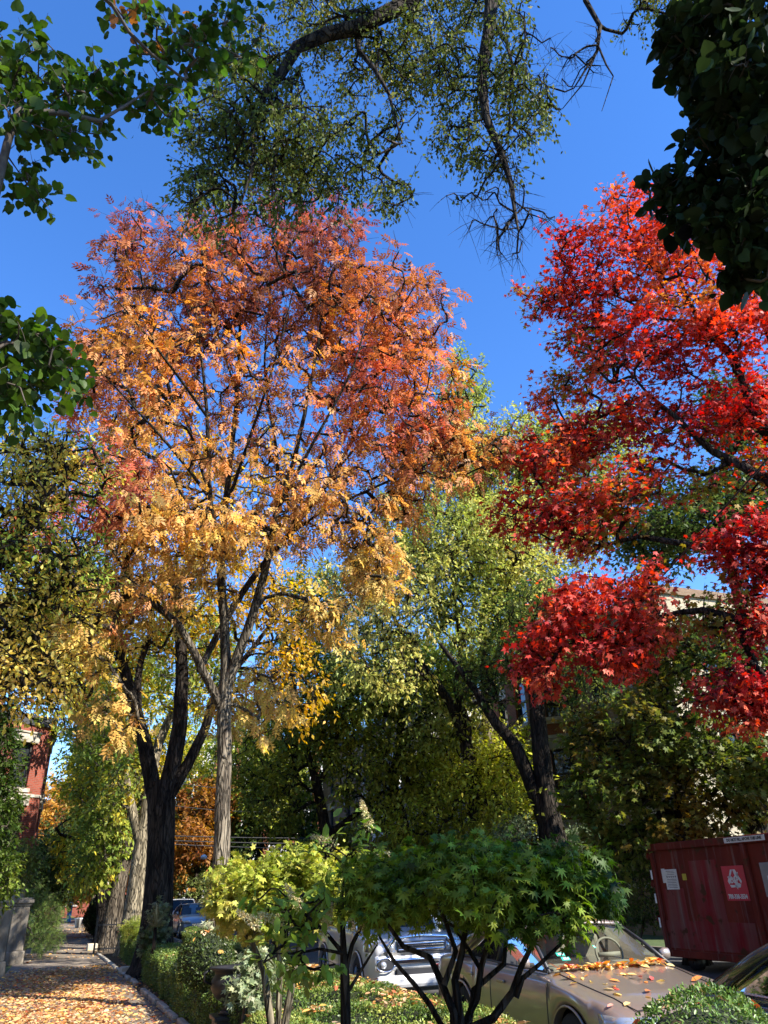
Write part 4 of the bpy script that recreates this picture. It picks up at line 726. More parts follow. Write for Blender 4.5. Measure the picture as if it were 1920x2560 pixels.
# three pale low stems with leaf clumps
def plant(name, label, cat, base, blobs, n, stops, seed, T=T_OVAL, size=.05, bark='twig', per=7, sub=3, tw=.15, height=.4, group=None, mat='leaf', **k):
    top = (base[0], base[1], base[2] + height)
    return tree(name, label, cat, base, [([base, top], [.03, .015])], blob_points(blobs, n, r0(seed)), None, pal(stops, .4, seed, .25), bark, seed, group, sub, per, tw, leaf_size=size, T=T, mat=mat, twr=.002, rmin=.0025, rscale=.003, leaf_spread=.03, root_flare=False, **k)
plant('ivy_plant', 'pale variegated ivy spilling below the black urn', 'plant', ground_at(525, 2130, 10), [(545, 2095, 10, 25, 30, .25, 1.2), (570, 2110, 10, 35, 25, .25, 1), (535, 2145, 9.8, 35, 20, .2, 1)], 75, [(0, (.16, .22, .10)), (1, (.48, .52, .32))], 461, T_MAPLE, .055)
plant('ivy_plant', 'ivy with pale edges climbing the foot of the ash trunk', 'plant', ground_at(452, 2085, 14.5), [(455, 2040, 11.3, 12, 40, .1, 1), (470, 2070, 11.3, 20, 20, .15, 1)], 50, [(0, (.15, .2, .08)), (1, (.5, .52, .34))], 462, T_MAPLE, .06)
plant('ivy_plant', 'ivy climbing the foot of the dark forked trunk', 'plant', ground_at(345, 2060, 21), [(345, 1990, 21, 18, 40, .2, 1), (320, 2030, 21.3, 15, 20, .2, 1)], 60, [(0, (.06, .1, .03)), (1, (.35, .36, .2))], 463, T_MAPLE, .09)
plant('fern_plant', 'sunny yellow green ferns at the foot of the leaning pale trunk', 'plant', ground_at(300, 2040, 25), [(300, 2010, 25, 35, 14, .5, 1.2), (330, 2015, 25, 20, 12, .4, 1)], 70, [(0, (.16, .24, .04)), (1, (.42, .42, .07))], 464, T_LOC, .16)
plant('evergreen_shrub', 'feathery light green bush crowding the left side of the sidewalk', 'shrub', (-1.9, 31, -.02), [(95, 2000, 31, 40, 45, .7, 1.2), (75, 1960, 31, 35, 50, .7, 1), (104, 1988, 32, 20, 28, .5, 1), (90, 2035, 30, 35, 18, .5, 1.1)], 260, [(0, (.07, .12, .03)), (1, (.22, .30, .08))], 465, T_LOC, .11, tw=.3)
plant('shrub', 'dark leafed shrub leaning over the stone piers at the left edge', 'shrub', (-1.75, 21.5, -.02), [(45, 1860, 21, 35, 35, .5, 1), (30, 1900, 21, 35, 20, .5, 1), (70, 1870, 22, 25, 25, .4, .8)], 130, DG, 466, T_OVAL, .09, tw=.3, height=1.2)
plant('hosta_plant', 'low grey green bushes beyond the blue car under the rusty tree', 'plant', ground_at(415, 1960, 58), [(400, 1920, 58, 35, 25, 1, 1), (440, 1915, 58, 30, 25, 1, 1), (380, 1890, 58, 20, 30, 1, .8)], 160, [(0, (.06, .10, .04)), (1, (.24, .28, .08))], 467, T_OVAL, .2, tw=.5)
plant('shrub', 'shaded evergreen bushes at the far curb left of the dumpster', 'shrub', ground_at(1380, 2000, 22), [(1370, 1975, 22, 60, 30, .8, 1), (1330, 1930, 23, 40, 40, .8, 1), (1400, 1900, 22.5, 30, 50, .8, 1)], 240, DG, 468, T_OVAL, .08, tw=.35)
plant('shrub', 'silvery green bush at the foot of the big shaded trunk', 'shrub', ground_at(1130, 1850, 27), [(1120, 1790, 27, 40, 25, .8, 1), (1090, 1810, 27, 30, 20, .8, 1), (1240, 1820, 28, 40, 30, .8, 1)], 170, [(0, (.06, .10, .05)), (1, (.24, .30, .16))], 469, T_OVAL, .09, tw=.35)
plant('ivy_wall', 'dark green column of climbing ivy rising along the left edge of the view', 'plant', (-3.15, 14.5, -.02), [(0, 1900, 14.8, 28, 60, .3, 1.1), (0, 1780, 14.8, 30, 90, .3, 1.2), (0, 1660, 14.8, 30, 80, .3, 1.2), (-5, 1560, 14.8, 40, 50, .3, 1)], 360, [(0, (.03, .06, .012)), (.7, (.08, .13, .02)), (1, (.22, .26, .04))], 470, T_OVAL, .075, tw=.22, height=3.0)
plant('shrub', 'sunny yellow green bush across the street below the forked elm', 'shrub', ground_at(680, 1880, 36), [(690, 1845, 36, 60, 28, 1, 1), (740, 1820, 36, 50, 28, 1, 1)], 150, YG, 473, T_OVAL, .15, tw=.5, group='bushes across the street')
plant('shrub', 'sunny yellow green bush across the street below the white porch', 'shrub', ground_at(860, 1880, 33), [(850, 1835, 33, 65, 35, 1, 1), (930, 1820, 33, 55, 35, 1, 1)], 190, YG, 474, T_OVAL, .14, tw=.5, group='bushes across the street')
plant('shrub', 'sunny yellow green bush across the street between the maple trunks', 'shrub', ground_at(1030, 1880, 30), [(1010, 1810, 30, 55, 35, 1, 1), (1065, 1790, 29, 30, 35, .8, 1)], 170, YG, 475, T_OVAL, .13, tw=.5, group='bushes across the street')
def spikes(name, label, base, h0, n, L, stops, seed, parent=None):
    r = r0(seed); V = []; F = []; cl_ = []
    for i in range(n):
        a = r.uniform(0, 6.28); el_ = r.uniform(.35, 1.5); d = np.array([math.cos(a) * math.cos(el_), math.sin(a) * math.cos(el_), math.sin(el_)]); l = L * r.uniform(.6, 1.1); s = np.array([-math.sin(a), math.cos(a), 0]); b = len(V); c = ramp(np.array([r.uniform()]), stops)[0]
        for k in range(5):
            t = k / 4; p = np.array([base[0], base[1], base[2] + h0]) + d * l * t + np.array([0, 0, -.35 * l * t * t * math.cos(el_)]); w_ = .016 * (1 - t) + .002
            V += [p - s * w_, p + s * w_]; cl_ += [c, c]
            if k: F.append((b + 2 * k - 2, b + 2 * k - 1, b + 2 * k + 1, b + 2 * k))
    return np.array(V), np.array(F), np.array(cl_)
def spike_plant(label, base, h0, n, L, stops, seed):
    root = empty('yucca_plant', base, 0, label, 'plant'); V, F, c = spikes('', '', base, h0, n, L, stops, seed)
    link_mesh('leaves', np_mesh('leaves', V, F, c), M['leaf'], root, True); mb = MB(); mb.tube([(0, 0, -.02), (0, 0, h0)], [.05, .035]); mb.build('stem', M['bark_dark'], root)
spike_plant('spiky yucca with tan edged blades showing above the clipped dome', ground_at(505, 1900, 11.5), 1.62, 60, .42, [(0, (.25, .26, .06)), (1, (.62, .50, .22))], 471)
spike_plant('thin bladed dracaena in the dark in front of the forked trunk', ground_at(340, 1960, 19.5), 1.1, 60, .5, [(0, (.08, .09, .03)), (1, (.3, .26, .15))], 472)
# black urn
u0 = ground_at(500, 2090, 10.6); ur = empty('garden_urn', u0, 0, 'glossy black garden urn on a pedestal beside the ash trunk', 'urn')
mb = MB(); mb.box((0, 0, .2), (.34, .34, .44)); mb.box((0, 0, .43), (.4, .4, .05)); mb.build('pedestal', M['black_metal'], ur, bevel=.01)
mb = MB(); mb.lathe([(.001, .455), (.13, .457), (.09, .50), (.05, .53), (.07, .56), (.17, .62), (.23, .71), (.23, .80), (.19, .86), (.2, .89), (.26, .92), (.26, .94), (.2, .93), (.18, .86), (.001, .84)], n=28); mb.build('bowl', M['black_gloss'] if 'black_gloss' in M else M['black_metal'], ur, True)
for s in (-1, 1):
    mb = MB(); mb.tube([(s * .22, 0, .76), (s * .31, 0, .80), (s * .32, 0, .88), (s * .25, 0, .91)], .014); mb.build('handle', M['black_metal'], ur, True)

# ================================================================== STREET SIDE THINGS
M['pier_stone'] = noise_mat('weathered_stone', (.10, .085, .065), (.27, .235, .185), 4, .9, .4, 30, (1, 1, .5))
def pier(x, y, h, w_, label):
    rt = empty('gate_pier', (x, y, 0), 0, label, 'pier', 'stone gate piers'); mb = MB(); mb.box((0, 0, .17), (w_ + .12, w_ + .12, .38)); mb.build('plinth', M['pier_stone'], rt, bevel=.03)
    mb = MB(); mb.box((0, 0, .36 + (h - .56) / 2), (w_, w_, h - .56)); mb.build('shaft', M['pier_stone'], rt, bevel=.02)
    mb = MB(); mb.box((0, 0, h - .16), (w_ + .08, w_ + .08, .08)); mb.box((0, 0, h - .08), (w_ + .2, w_ + .2, .09)); mb.box((0, 0, h - .005), (w_ + .1, w_ + .1, .06)); mb.build('cap', M['pier_stone'], rt, bevel=.015)
pier(-1.62, 24.2, 1.8, .5, 'nearest stone gate pier at the left edge of the sidewalk, sunlit on one side')
pier(-1.37, 28.6, 1.78, .46, 'second stone gate pier, in shade, just beyond the nearest pier')
pier(-1.45, 31.6, 1.7, .42, 'farthest stone gate pier partly hidden by the feathery bush')
def fence(a, b, h, label, n, name='iron_fence'):
    a = Vector(a); b = Vector(b); rt = empty(name, a, math.atan2(b.y - a.y, b.x - a.x), label, 'fence'); L = (b - a).length
    for z in (.14, h - .18):
        mb = MB(); mb.box((L / 2, 0, z), (L, .035, .045)); mb.build('rail', M['black_metal'], rt)
    for x in (0, L):
        mb = MB(); mb.box((x, 0, h / 2 + .03), (.06, .06, h + .06)); mb.lathe([(.001, h + .14), (.035, h + .1), (.02, h + .06)], (x, 0, 0), 8); mb.build('post', M['black_metal'], rt)
    for i in range(1, n):
        x = L * i / n; mb = MB(); mb.tube([(x, 0, .02), (x, 0, h - .05)], .013, 6); mb.lathe([(.009, h - .05), (.018, h - .02), (.001, h + .05)], (x, 0, 0), 6); mb.build('picket', M['black_metal'], rt)
fence((1.02, 31.6, 0), (2.8, 31.5, 0), 1.05, 'low black iron fence facing the viewer where the hedge ends', 11)
# blue emergency call post
bp_ = empty('emergency_post', (.12, 76, 0), 0, 'bright blue emergency call post at the far end of the sidewalk', 'call post')
M['blue'] = flat('blue_paint', (.02, .27, .80), .4); M['util'] = flat('green_box_paint', (.12, .24, .17), .6); M['teal'] = flat('teal_sign', (.02, .33, .22), .5)
mb = MB(); mb.box((0, 0, 1.25), (.36, .26, 2.5)); mb.box((0, -.135, 1.15), (.37, .02, .05)); mb.build('body', M['blue'], bp_, bevel=.03)
mb = MB(); mb.lathe([(.001, 2.5), (.13, 2.5), (.13, 2.56), (.07, 2.6), (.07, 2.78), (.09, 2.8), (.001, 2.84)], n=14); mb.build('beacon', M['blue'], bp_, True)
mb = MB(); mb.box((0, -.14, 1.35), (.2, .03, .22)); mb.build('call_panel', M['alloy'], bp_)
mb = MB(); mb.box((0, -.14, 2.0), (.16, .015, .75)); mb.build('letter_strip', M['white'], bp_)
ub = empty('utility_box', (-2.6, 74, 0), 0, 'pale green utility cabinet left of the blue post', 'cabinet'); mb = MB(); mb.box((0, 0, .6), (1.0, .6, 1.2)); mb.build('body', M['util'], ub, bevel=.03); mb = MB(); mb.box((0, 0, 1.22), (1.06, .66, .05)); mb.build('lid', M['util'], ub, bevel=.01)
wb = empty('planter', (.72, 60, 0), 0, 'small white planter standing at the edge of the far sidewalk', 'planter'); mb = MB(); mb.lathe([(.001, 0), (.17, 0), (.22, .5), (.25, .52), (.25, .58), (.21, .58), (.2, .5), (.001, .48)], n=14); mb.build('pot', M['white'], wb, True); mb = MB(); mb.lathe([(.001, .49), (.19, .49)], n=14); mb.build('soil', M['soil'], wb)
# street name sign far away
ss = empty('street_sign', (3.6, 78, 0), 0, 'small teal street sign on a thin pole in the far distance', 'sign'); mb = MB(); mb.tube([(0, 0, 0), (0, 0, 3.7)], .04); mb.build('pole', M['alloy'], ss); mb = MB(); mb.box((0, 0, 3.6), (1.0, .03, .25)); mb.build('panel', M['teal'], ss)
# power lines
def wire(pts, rad, label, grp=None, sag=.0, cat='wire'):
    P_ = [Vector(p) for p in pts]; Q = []
    for i in range(17):
        t = i / 16; p = P_[0].lerp(P_[-1], t); p.z -= sag * 4 * t * (1 - t); Q.append(p)
    mb = MB(); mb.tube(Q, rad, 5); tag(mb.build('power_line', M['wire']), label, cat, grp)
for i, (ya, yb) in enumerate([(1788, 1826), (1796, 1836), (1800, 1840), (1690, 1700), (1740, 1745)]):
    a = at(10 if i < 3 else 375, ya, 50); b = at(900 if i < 3 else 700, [1802, 1815, 1829, 1700, 1742][i] + 6, 50)
    wire([a, b], .028 if i < 3 else .02, ['upper cable of the bundle crossing the street low in the distance', 'middle cable of the bundle crossing the street low in the distance', 'lowest cable of the bundle crossing the street low in the distance', 'pale thin cable between the dark trunk and the ash trunk, highest of the group', 'thin cable between the dark trunk and the ash trunk, under the highest one'][i], 'cables across the street', .25)
wire([at(1720, 920, 11), at(1075, 1590, 26)], .016, 'service cable slanting down through the scarlet maple', None, .25)
wire([at(1700, 1930, 17) + Vector((0, 0, 3.6)), at(1380, 1500, 24)], .008, 'thin cable in the shade above the dumpster', None, .15)
lp = empty('hanging_lamp', at(440, 1857, 45), 0, 'small white lamp hanging from a wire left of the ash trunk', 'lamp'); mb = MB(); mb.lathe([(.001, 0), (.16, .03), (.18, .14), (.08, .24), (.001, .26)], n=14); mb.build('shade', M['white'], lp, True); mb = MB(); mb.tube([(0, 0, .25), (-.6, 0, .9), (-2.2, 0, 1.9)], .015, 5); mb.build('cord', M['wire'], lp)

# dumpster
dA = Vector((13.09, 16.25, 0)); dr_ = R(-90)
dm = empty('dumpster', (dA.x, dA.y, -.15), dr_, 'big dented dark red roll off dumpster standing at the far curb', 'dumpster')
M['dred'] = noise_mat('dumpster_red', (.09, .013, .008), (.17, .026, .014), 1.4, .7, .25, 5, (1, 1, .35), lo=.3, hi=.7, spec=.15); M['dred2'] = noise_mat('dumpster_faded', (.19, .012, .014), (.17, .07, .055), 2.2, .7, 0, 5, (2, 1, .2), lo=.35, hi=.7, spec=.15)
def worn(m):
    t = m.node_tree; n = t.nodes; L = t.links; b = n['Principled BSDF']; tc = n.new('ShaderNodeTexCoord'); mp = n.new('ShaderNodeMapping'); mp.inputs['Scale'].default_value = (5, 5, .35); L.new(tc.outputs['Object'], mp.inputs[0])
    nz = n.new('ShaderNodeTexNoise'); nz.inputs['Scale'].default_value = 2.2; nz.inputs['Detail'].default_value = 9; L.new(mp.outputs[0], nz.inputs[0]); cr = n.new('ShaderNodeValToRGB'); cr.color_ramp.elements[0].position = .56; cr.color_ramp.elements[1].position = .72
    cr.color_ramp.elements[0].color = (0, 0, 0, 1); cr.color_ramp.elements[1].color = (.55, .55, .55, 1); L.new(nz.outputs[0], cr.inputs[0]); mx = n.new('ShaderNodeMix'); mx.data_type = 'RGBA'; L.new(cr.outputs[0], mx.inputs['Factor'])
    L.new(b.inputs['Base Color'].links[0].from_socket, mx.inputs['A']); mx.inputs['B'].default_value = (.20, .15, .13, 1)
    n2 = n.new('ShaderNodeTexNoise'); n2.inputs['Scale'].default_value = 3.5; n2.inputs['Detail'].default_value = 10; L.new(tc.outputs['Object'], n2.inputs[0]); c2 = n.new('ShaderNodeValToRGB'); c2.color_ramp.elements[0].position = .60; c2.color_ramp.elements[1].position = .66; L.new(n2.outputs[0], c2.inputs[0])
    m2 = n.new('ShaderNodeMix'); m2.data_type = 'RGBA'; L.new(c2.outputs[0], m2.inputs['Factor']); L.new(mx.outputs['Result'], m2.inputs['A']); m2.inputs['B'].default_value = (.075, .028, .012, 1); L.new(m2.outputs['Result'], b.inputs['Base Color'])
    n3 = n.new('ShaderNodeTexNoise'); n3.inputs['Scale'].default_value = 1.6; L.new(tc.outputs['Object'], n3.inputs[0]); bp = n.new('ShaderNodeBump'); bp.inputs['Distance'].default_value = .12; bp.inputs['Strength'].default_value = .7; L.new(n3.outputs[0], bp.inputs['Height']); L.new(bp.outputs[0], b.inputs['Normal'])
worn(M['dred']); worn(M['dred2'])
DL, DW, DZ, DT = 6.9, 2.4, .30, 2.60
mb = MB()   # local x runs along the near face toward the viewer, local +y goes away from street
Y0, Y1 = 0, DW
for (a, b) in (((0, 0), (DL, 0)), ((DL, 0), (DL, DW)), ((DL, DW), (0, DW)), ((0, DW), (0, 0))):
    c = ((a[0] + b[0]) / 2, (a[1] + b[1]) / 2, (DZ + DT) / 2); ln = math.hypot(b[0] - a[0], b[1] - a[1]); mb.box(c, (ln if a[1] == b[1] else .06, .06 if a[1] == b[1] else ln - .06, DT - DZ))
mb.box((DL / 2, DW / 2, DZ + .05), (DL - .1, DW - .1, .08)); mb.build('body', M['dred'], dm)
mb = MB(); mb.box((DL / 2, -.04, DT - .06), (DL + .1, .14, .16)); mb.box((DL / 2, DW + .04, DT - .06), (DL + .1, .14, .16)); mb.box((-.02, DW / 2, DT - .06), (.12, DW - .06, .16)); mb.box((DL, DW / 2, DT - .06), (.12, DW - .06, .16)); mb.build('top_rail', M['dred'], dm, bevel=.02)
for i, x in enumerate([.1, 3.03, 4.3, 5.6]):
    mb = MB(); mb.box((x, -.07, (DZ + DT - .14) / 2), (.12 if i else .1, .09, DT - DZ - .14)); mb.build('rib', M['dred'], dm, bevel=.02)
mb = MB(); mb.box((DL / 2, -.045, DZ + .04), (DL, .08, .14)); mb.build('bottom_rail', M['dred'], dm, bevel=.01)
mb = MB(); mb.box((1.5, -.0345, DZ + .42), (2.7, .006, .55)); mb.build('patch_panel', M['dred2'], dm)
mb = MB(); mb.box((1.7, -.0355, 1.5), (.85, .006, 1.4)); mb.box((.6, -.0365, 1.1), (.7, .004, 1.1)); mb.build('faded_paint', M['dred2'], dm)
for z in (1.0, 1.75, 2.35):
    mb = MB(); mb.box((-.09, .12, z), (.16, .3, .07)); mb.tube([(-.1, -.02, z - .07), (-.1, -.02, z + .09)], .03); mb.build('hinge', M['dred'], dm)
for z in (.95, 1.45, 1.95):
    mb = MB(); mb.box((.03, -.119, z), (.05, .006, .2)); mb.build('reflector_strip', M['white'], dm)
for x in (.6, DL - .6):
    mb = MB(); mb.lathe([(.02, -.1), (.16, -.1), (.16, .1), (.02, .1)], (0, 0, 0), 16, axis='x'); o = mb.build('wheel', M['black_metal'], dm, True); o.location = (x, .25, .17); o.rotation_euler = (0, 0, R(90))
    mb = MB(); mb.box((x, .25, .27), (.2, .3, .14)); mb.build('wheel_bracket', M['dred'], dm); mb = MB(); mb.box((x, DW - .25, .17), (.2, .25, .34)); mb.build('wheel_bracket', M['dred'], dm)
def text_obj(s, name, parent, loc, size, mat, rot=(R(90), 0, 0), ax='CENTER', sx=1.0, bold=0.0):
    cu = bpy.data.curves.new(name, 'FONT'); cu.body = s; cu.size = size; cu.align_x = ax; cu.align_y = 'CENTER'; cu.extrude = .0015; cu.offset = bold
    tmp = bpy.data.objects.new('tmp', cu); C.objects.link(tmp); bpy.context.view_layer.update()
    me = bpy.data.meshes.new_from_object(tmp.evaluated_get(bpy.context.evaluated_depsgraph_get())); bpy.data.objects.remove(tmp)
    me.materials.clear(); me.materials.append(mat); o = bpy.data.objects.new(name, me); C.objects.link(o); o.parent = parent; o.location = loc; o.rotation_euler = rot; o.scale = (sx, 1, 1); return o
M['sred'] = flat('sticker_red', (.50, .012, .03), .5); M['swhite'] = flat('sticker_white', (.62, .60, .56), .6); M['ink'] = flat('ink', (.03, .03, .03), .7); M['yel'] = flat('yellow_tape', (.45, .36, .02), .6); M['grime'] = flat('grimy_white', (.25, .23, .21), .7)
YF = -.041
mb = MB(); mb.box((2.57, YF, 1.73), (.63, .006, .66)); dc = mb.build('decal', M['sred'], dm, bevel=.002)
cx, cz = 2.57, 1.80
def poly(pts, name, mat, parent, y): # flat plate from x,z outline
    n = len(pts); vs = [(x, y, z) for x, z in pts] + [(x, y + .004, z) for x, z in pts]
    mb = MB(); mb.add(vs, [tuple(range(n)), tuple(range(2 * n - 1, n - 1, -1))] + [(i, i + n, (i + 1) % n + n, (i + 1) % n) for i in range(n)]); return mb.build(name, mat, parent)
mbp = MB()
def rot2(p, a): c, s = math.cos(a), math.sin(a); return (p[0] * c - p[1] * s, p[0] * s + p[1] * c)
for k in range(3):   # three folded chasing arrows
    a = -k * 2 * math.pi / 3
    shp1 = [(-.20, .02), (-.085, .235), (-.01, .235), (-.055, .165), (-.13, .045)]   # folded tail
    shp2 = [(.0, .235), (.085, .235), (.135, .155), (.175, .175), (.135, .05), (.0, .062), (.045, .095), (.015, .15)]  # arrow head
    for q in (shp1, shp2):
        P2 = [rot2((x * .80, z * .80), a) for x, z in q]; n = len(P2); y = YF - .006
        vs = [(cx + x, y, cz + z) for x, z in P2]; mbp.add(vs, [tuple(range(n))])
mbp.build('arrows', M['swhite'], dc)
text_obj('D&P', 'lettering', dc, (cx, YF - .009, cz - .015), .17, M['swhite'], sx=.72, bold=.006)
text_obj('708-338-3534', 'phone_number', dc, (cx, YF - .009, 1.475), .115, M['swhite'], sx=.82, bold=.004)
mb = MB(); mb.box((3.15, -.1195, DT - .055), (1.12, .006, .105)); sn = mb.build('warning_strip', M['swhite'], dm)
text_obj('DO NOT FILL ABOVE THIS LINE', 'lettering', sn, (3.15, -.125, DT - .055), .08, M['ink'], sx=.85, bold=.003)
mb = MB(); mb.box((.62, YF, 1.84), (.42, .005, .42)); mb.box((.37, YF - .001, 1.92), (.12, .005, .3)); pn = mb.build('paper_notice', M['paper'], dm)
mb = MB()
for i in range(11):
    if i in (3, 4): continue
    mb.box((.62 + random.uniform(-.02, .02), YF - .004, 2.01 - i * .034), (.34 * random.uniform(.7, 1), .002, .009))
for i in range(5): mb.box((.48 + i * .07, YF - .004, 1.895), (.03, .002, .035))
mb.build('handwriting', M['ink'], pn)
mb = MB(); mb.box((1.06, YF, 1.88), (.13, .005, .13)); mb.build('yellow_tag', M['yel'], dm)
mb = MB(); mb.box((3.55, YF, 1.78), (.44, .006, .62)); gs = mb.build('faded_placard', M['grime'], dm, bevel=.002); mb = MB(); mb.box((3.58, YF - .005, 1.78), (.22, .004, .14)); mb.build('patch', M['swhite'], gs)

# ================================================================== CARS
def paint(name, c, metal=.55, rough=.3):
    return noise_mat(name, tuple(x * .95 for x in c), c, 3, rough, 0, metal=metal, coat=1.0)
M['glass'] = glass_mat('car_glass', (.80, .86, .84), .8); M['glass_tint'] = glass_mat('dark_car_glass', (.12, .13, .13)); M['cabin'] = flat('tan_trim', (.26, .225, .165), .8); M['cabin_dark'] = flat('grey_trim', (.06, .06, .065), .8)
M['lamp_glass'] = flat('headlamp_glass', (.55, .57, .6), .15, .6, coat=1); M['plastic'] = flat('black_plastic', (.02, .02, .022), .5)
def car(label, cat, loc, rz, p, group='cars parked along the kerb', name='parked_car'):
    """p: L W H belt hood tail wbf wbr wheel_r cowl backlight rf rr paint; front at y = 0, rear at y = L"""
    rt = empty(name, loc, rz, label, cat, group); L, W = p['L'], p['W'] / 2; bm = p['paint']
    top = p['top']; wr = p['wr']; ar = wr + .06; yf, yr = p['wbf'], p['wbr']; zb0 = p.get('zb', .22)
    ys = sorted(set([0, .02, .06, .12, .2, .32, .45] + list(np.round(np.linspace(.5, L - .5, 30), 3)) + [L - .4, L - .25, L - .13, L - .05, L - .02, L] + [round(c + ar * math.cos(a), 3) for c in (yf, yr) for a in np.linspace(.001, math.pi - .001, 15)]))
    secs = [(.90, 0), (.965, .05), (.99, .14), (1.0, .34), (1.0, .55), (.992, .74), (.975, .86), (.945, .93), (.90, .97), (.80, 1.0), (.55, 1.0), (.28, 1.0), (0, 1.0)]
    V = []; zt = lambda y: float(np.interp(y, [t[0] for t in top], [t[1] for t in top]))
    def wd(y):
        e = min(y, L - y); k = 1 - .13 * math.exp(-e / .14) - .05 * math.exp(-e / .7)
        for c in (yf, yr): k += .012 * math.exp(-((y - c) / .45) ** 2)
        return W * k
    cr = p.get('crown', .035)
    for y in ys:
        t = zt(y); zb = zb0 + .12 * math.exp(-min(y, L - y) / .12)
        for c in (yf, yr):
            if abs(y - c) < ar: zb = max(zb, wr + math.sqrt(max(0, ar ** 2 - (y - c) ** 2)))
        e = min(y, L - y); tt = t - p.get('edge', .16) * math.exp(-e / .07)
        for wf, tf in secs:
            zz = zb + tf * (tt - zb) if tf < .9 else tt - (1 - tf) * .55; zz = max(zz, zb) + (cr * (1 - wf ** 2 * 1.5) if tf >= 1 else 0)
            V.append((wf * wd(y), y, zz))
    n = len(secs); m = len(ys); mb = MB(); full = V + [(-x, y, z) for x, y, z in V]; F = []
    for i in range(m - 1):
        for k in range(n - 1):
            a, b, c, d = i * n + k, i * n + k + 1, (i + 1) * n + k + 1, (i + 1) * n + k; F.append((a, d, c, b)); o_ = m * n; F.append((a + o_, b + o_, c + o_, d + o_))
    for i in (0, m - 1):
        ring = [i * n + k for k in range(n)] + [i * n + k + m * n for k in range(n - 2, -1, -1)]; F.append(tuple(ring if i else ring[::-1]))
    mb.add(full, F); body = mb.build('body', bm, rt, True)
    # arch lining and floor
    mb = MB(); mb.box((0, L / 2, .45), (W * 1.5, L - .5, .42)); mb.box((0, yf, .45), (W * 1.0, 1.2, .5)); mb.build('underbody', M['plastic'], rt)
    for c in (yf, yr):
        for s in (-1, 1):
            mb = MB(); mb.tube([(s * (wd(c) + .0), c + ar * math.cos(a), wr + ar * math.sin(a)) for a in np.linspace(.05, math.pi - .05, 18)], .014, 6); mb.build('arch_lip', bm, rt, True)
    # wheels
    for c in (yf, yr):
        for s in (-1, 1):
            wl = empty('wheel', (0, 0, 0)); wl.parent = rt; wl.location = (s * (W - .13), c, wr)
            mb = MB(); w2 = .11; mb.lathe([(wr * .66, -w2), (wr * .9, -w2), (wr, -w2 * .7), (wr, w2 * .7), (wr * .9, w2), (wr * .66, w2), (wr * .66, -w2)], n=32, axis='x'); mb.build('tyre', M['rubber'], wl, True)
            mb = MB(); mb.lathe([(wr * .66, -w2 * .9), (wr * .62, w2 * .3 * s), (wr * .64, s * w2 * .95), (wr * .67, s * w2 * .95)], n=32, axis='x'); mb.lathe([(.001, s * .05), (.07, s * .05), (.08, s * .02)], n=16, axis='x')
            for k in range(p.get('spokes', 5)):
                a = 2 * math.pi * k / p.get('spokes', 5); mm = Matrix.Rotation(a, 4, 'X'); mb.box((s * .045, 0, wr * .34), (.03, .05, wr * .62), M=mm)
            mb.build('rim', M['alloy'], wl)
    # greenhouse
    yc, yb = p['cowl'], p['back']; rf, rr = p['rf'], p['rr']; Hh = p['H']; bw = W * .90; rw = W * p.get('rw', .70); zc, zbk = zt(yc), zt(yb); tint = M[p.get('glass', 'glass')]
    def line(y, z, w_, n_=9, bow=.0, up=.0): return [((-1 + 2 * i / (n_ - 1)) * w_, y + bow * (1 - (-1 + 2 * i / (n_ - 1)) ** 2), z + up * (1 - (-1 + 2 * i / (n_ - 1)) ** 2)) for i in range(n_)]
    def sheet_(lines, name, mat, parent=rt):
        mb = MB(); nn = len(lines[0]); vs = [q for l in lines for q in l]; mb.add(vs, [(i * nn + k, i * nn + k + 1, (i + 1) * nn + k + 1, (i + 1) * nn + k) for i in range(len(lines) - 1) for k in range(nn - 1)]); o = mb.build(name, mat, parent, True); return o
    def lerp_line(a, b, t): return [tuple(a[i][j] * (1 - t) + b[i][j] * t for j in range(3)) for i in range(len(a))]
    A0 = line(yc + .02, zc + .015, bw * .93, bow=-.16); A1 = line(rf, Hh - .03, rw * .93, bow=-.07, up=.025)
    ws = sheet_([lerp_line(A0, A1, t) for t in (0, .25, .5, .75, 1)], 'windshield', tint)
    if yb - rr > .08 or True:
        B0 = line(rr, Hh - .03, rw * .93, bow=.05, up=.025); B1 = line(yb, zbk + .01, bw * .88, bow=.1); sheet_([lerp_line(B0, B1, t) for t in (0, .5, 1)], 'rear_window', tint)
    rl = [line(rf - .03 + (rr - rf + .06) * t, Hh - .02 + .018 * math.sin(math.pi * t), rw, 11, bow=(-.07 if t < .01 else (.05 if t > .99 else 0)), up=.035) for t in np.linspace(0, 1, 8)]
    ro = sheet_(rl, 'roof', bm); so_ = ro.modifiers.new('s', 'SOLIDIFY'); so_.thickness = .03
    for s in (-1, 1):
        a0, a1, c1, c0 = Vector((s * bw * .955, yc - .0, zc + .0)), Vector((s * rw * .97, rf - .02, Hh - .035)), Vector((s * rw * .97, rr + .02, Hh - .035)), Vector((s * bw * .93, yb, zbk))
        mb = MB(); mb.tube([a0, a0.lerp(a1, .5) + Vector((s * .012, 0, .012)), a1], [.024, .022, .02], 8); mb.build('front_pillar', M['plastic'] if p.get('blackpillar') else bm, rt, True)
        mb = MB(); mb.tube([c1, c0.lerp(c1, .5) + Vector((s * .02, 0, .02)), c0], [.035, .06, .08], 8); mb.build('rear_pillar', bm, rt, True)
        mb = MB(); mb.tube([a1, a1.lerp(c1, .5) + Vector((s * .012, 0, .018)), c1], .03, 8); mb.build('roof_rail', bm, rt, True)
        y_b = p.get('mid', (rf + rr) / 2); bt = (y_b - rf) / (rr - rf); b1 = a1.lerp(c1, bt); b0 = Vector((s * bw * .96, y_b, zt(y_b)))
        mb = MB(); mb.tube([b0, b1], .03, 6); mb.build('middle_pillar', M['plastic'], rt, True)
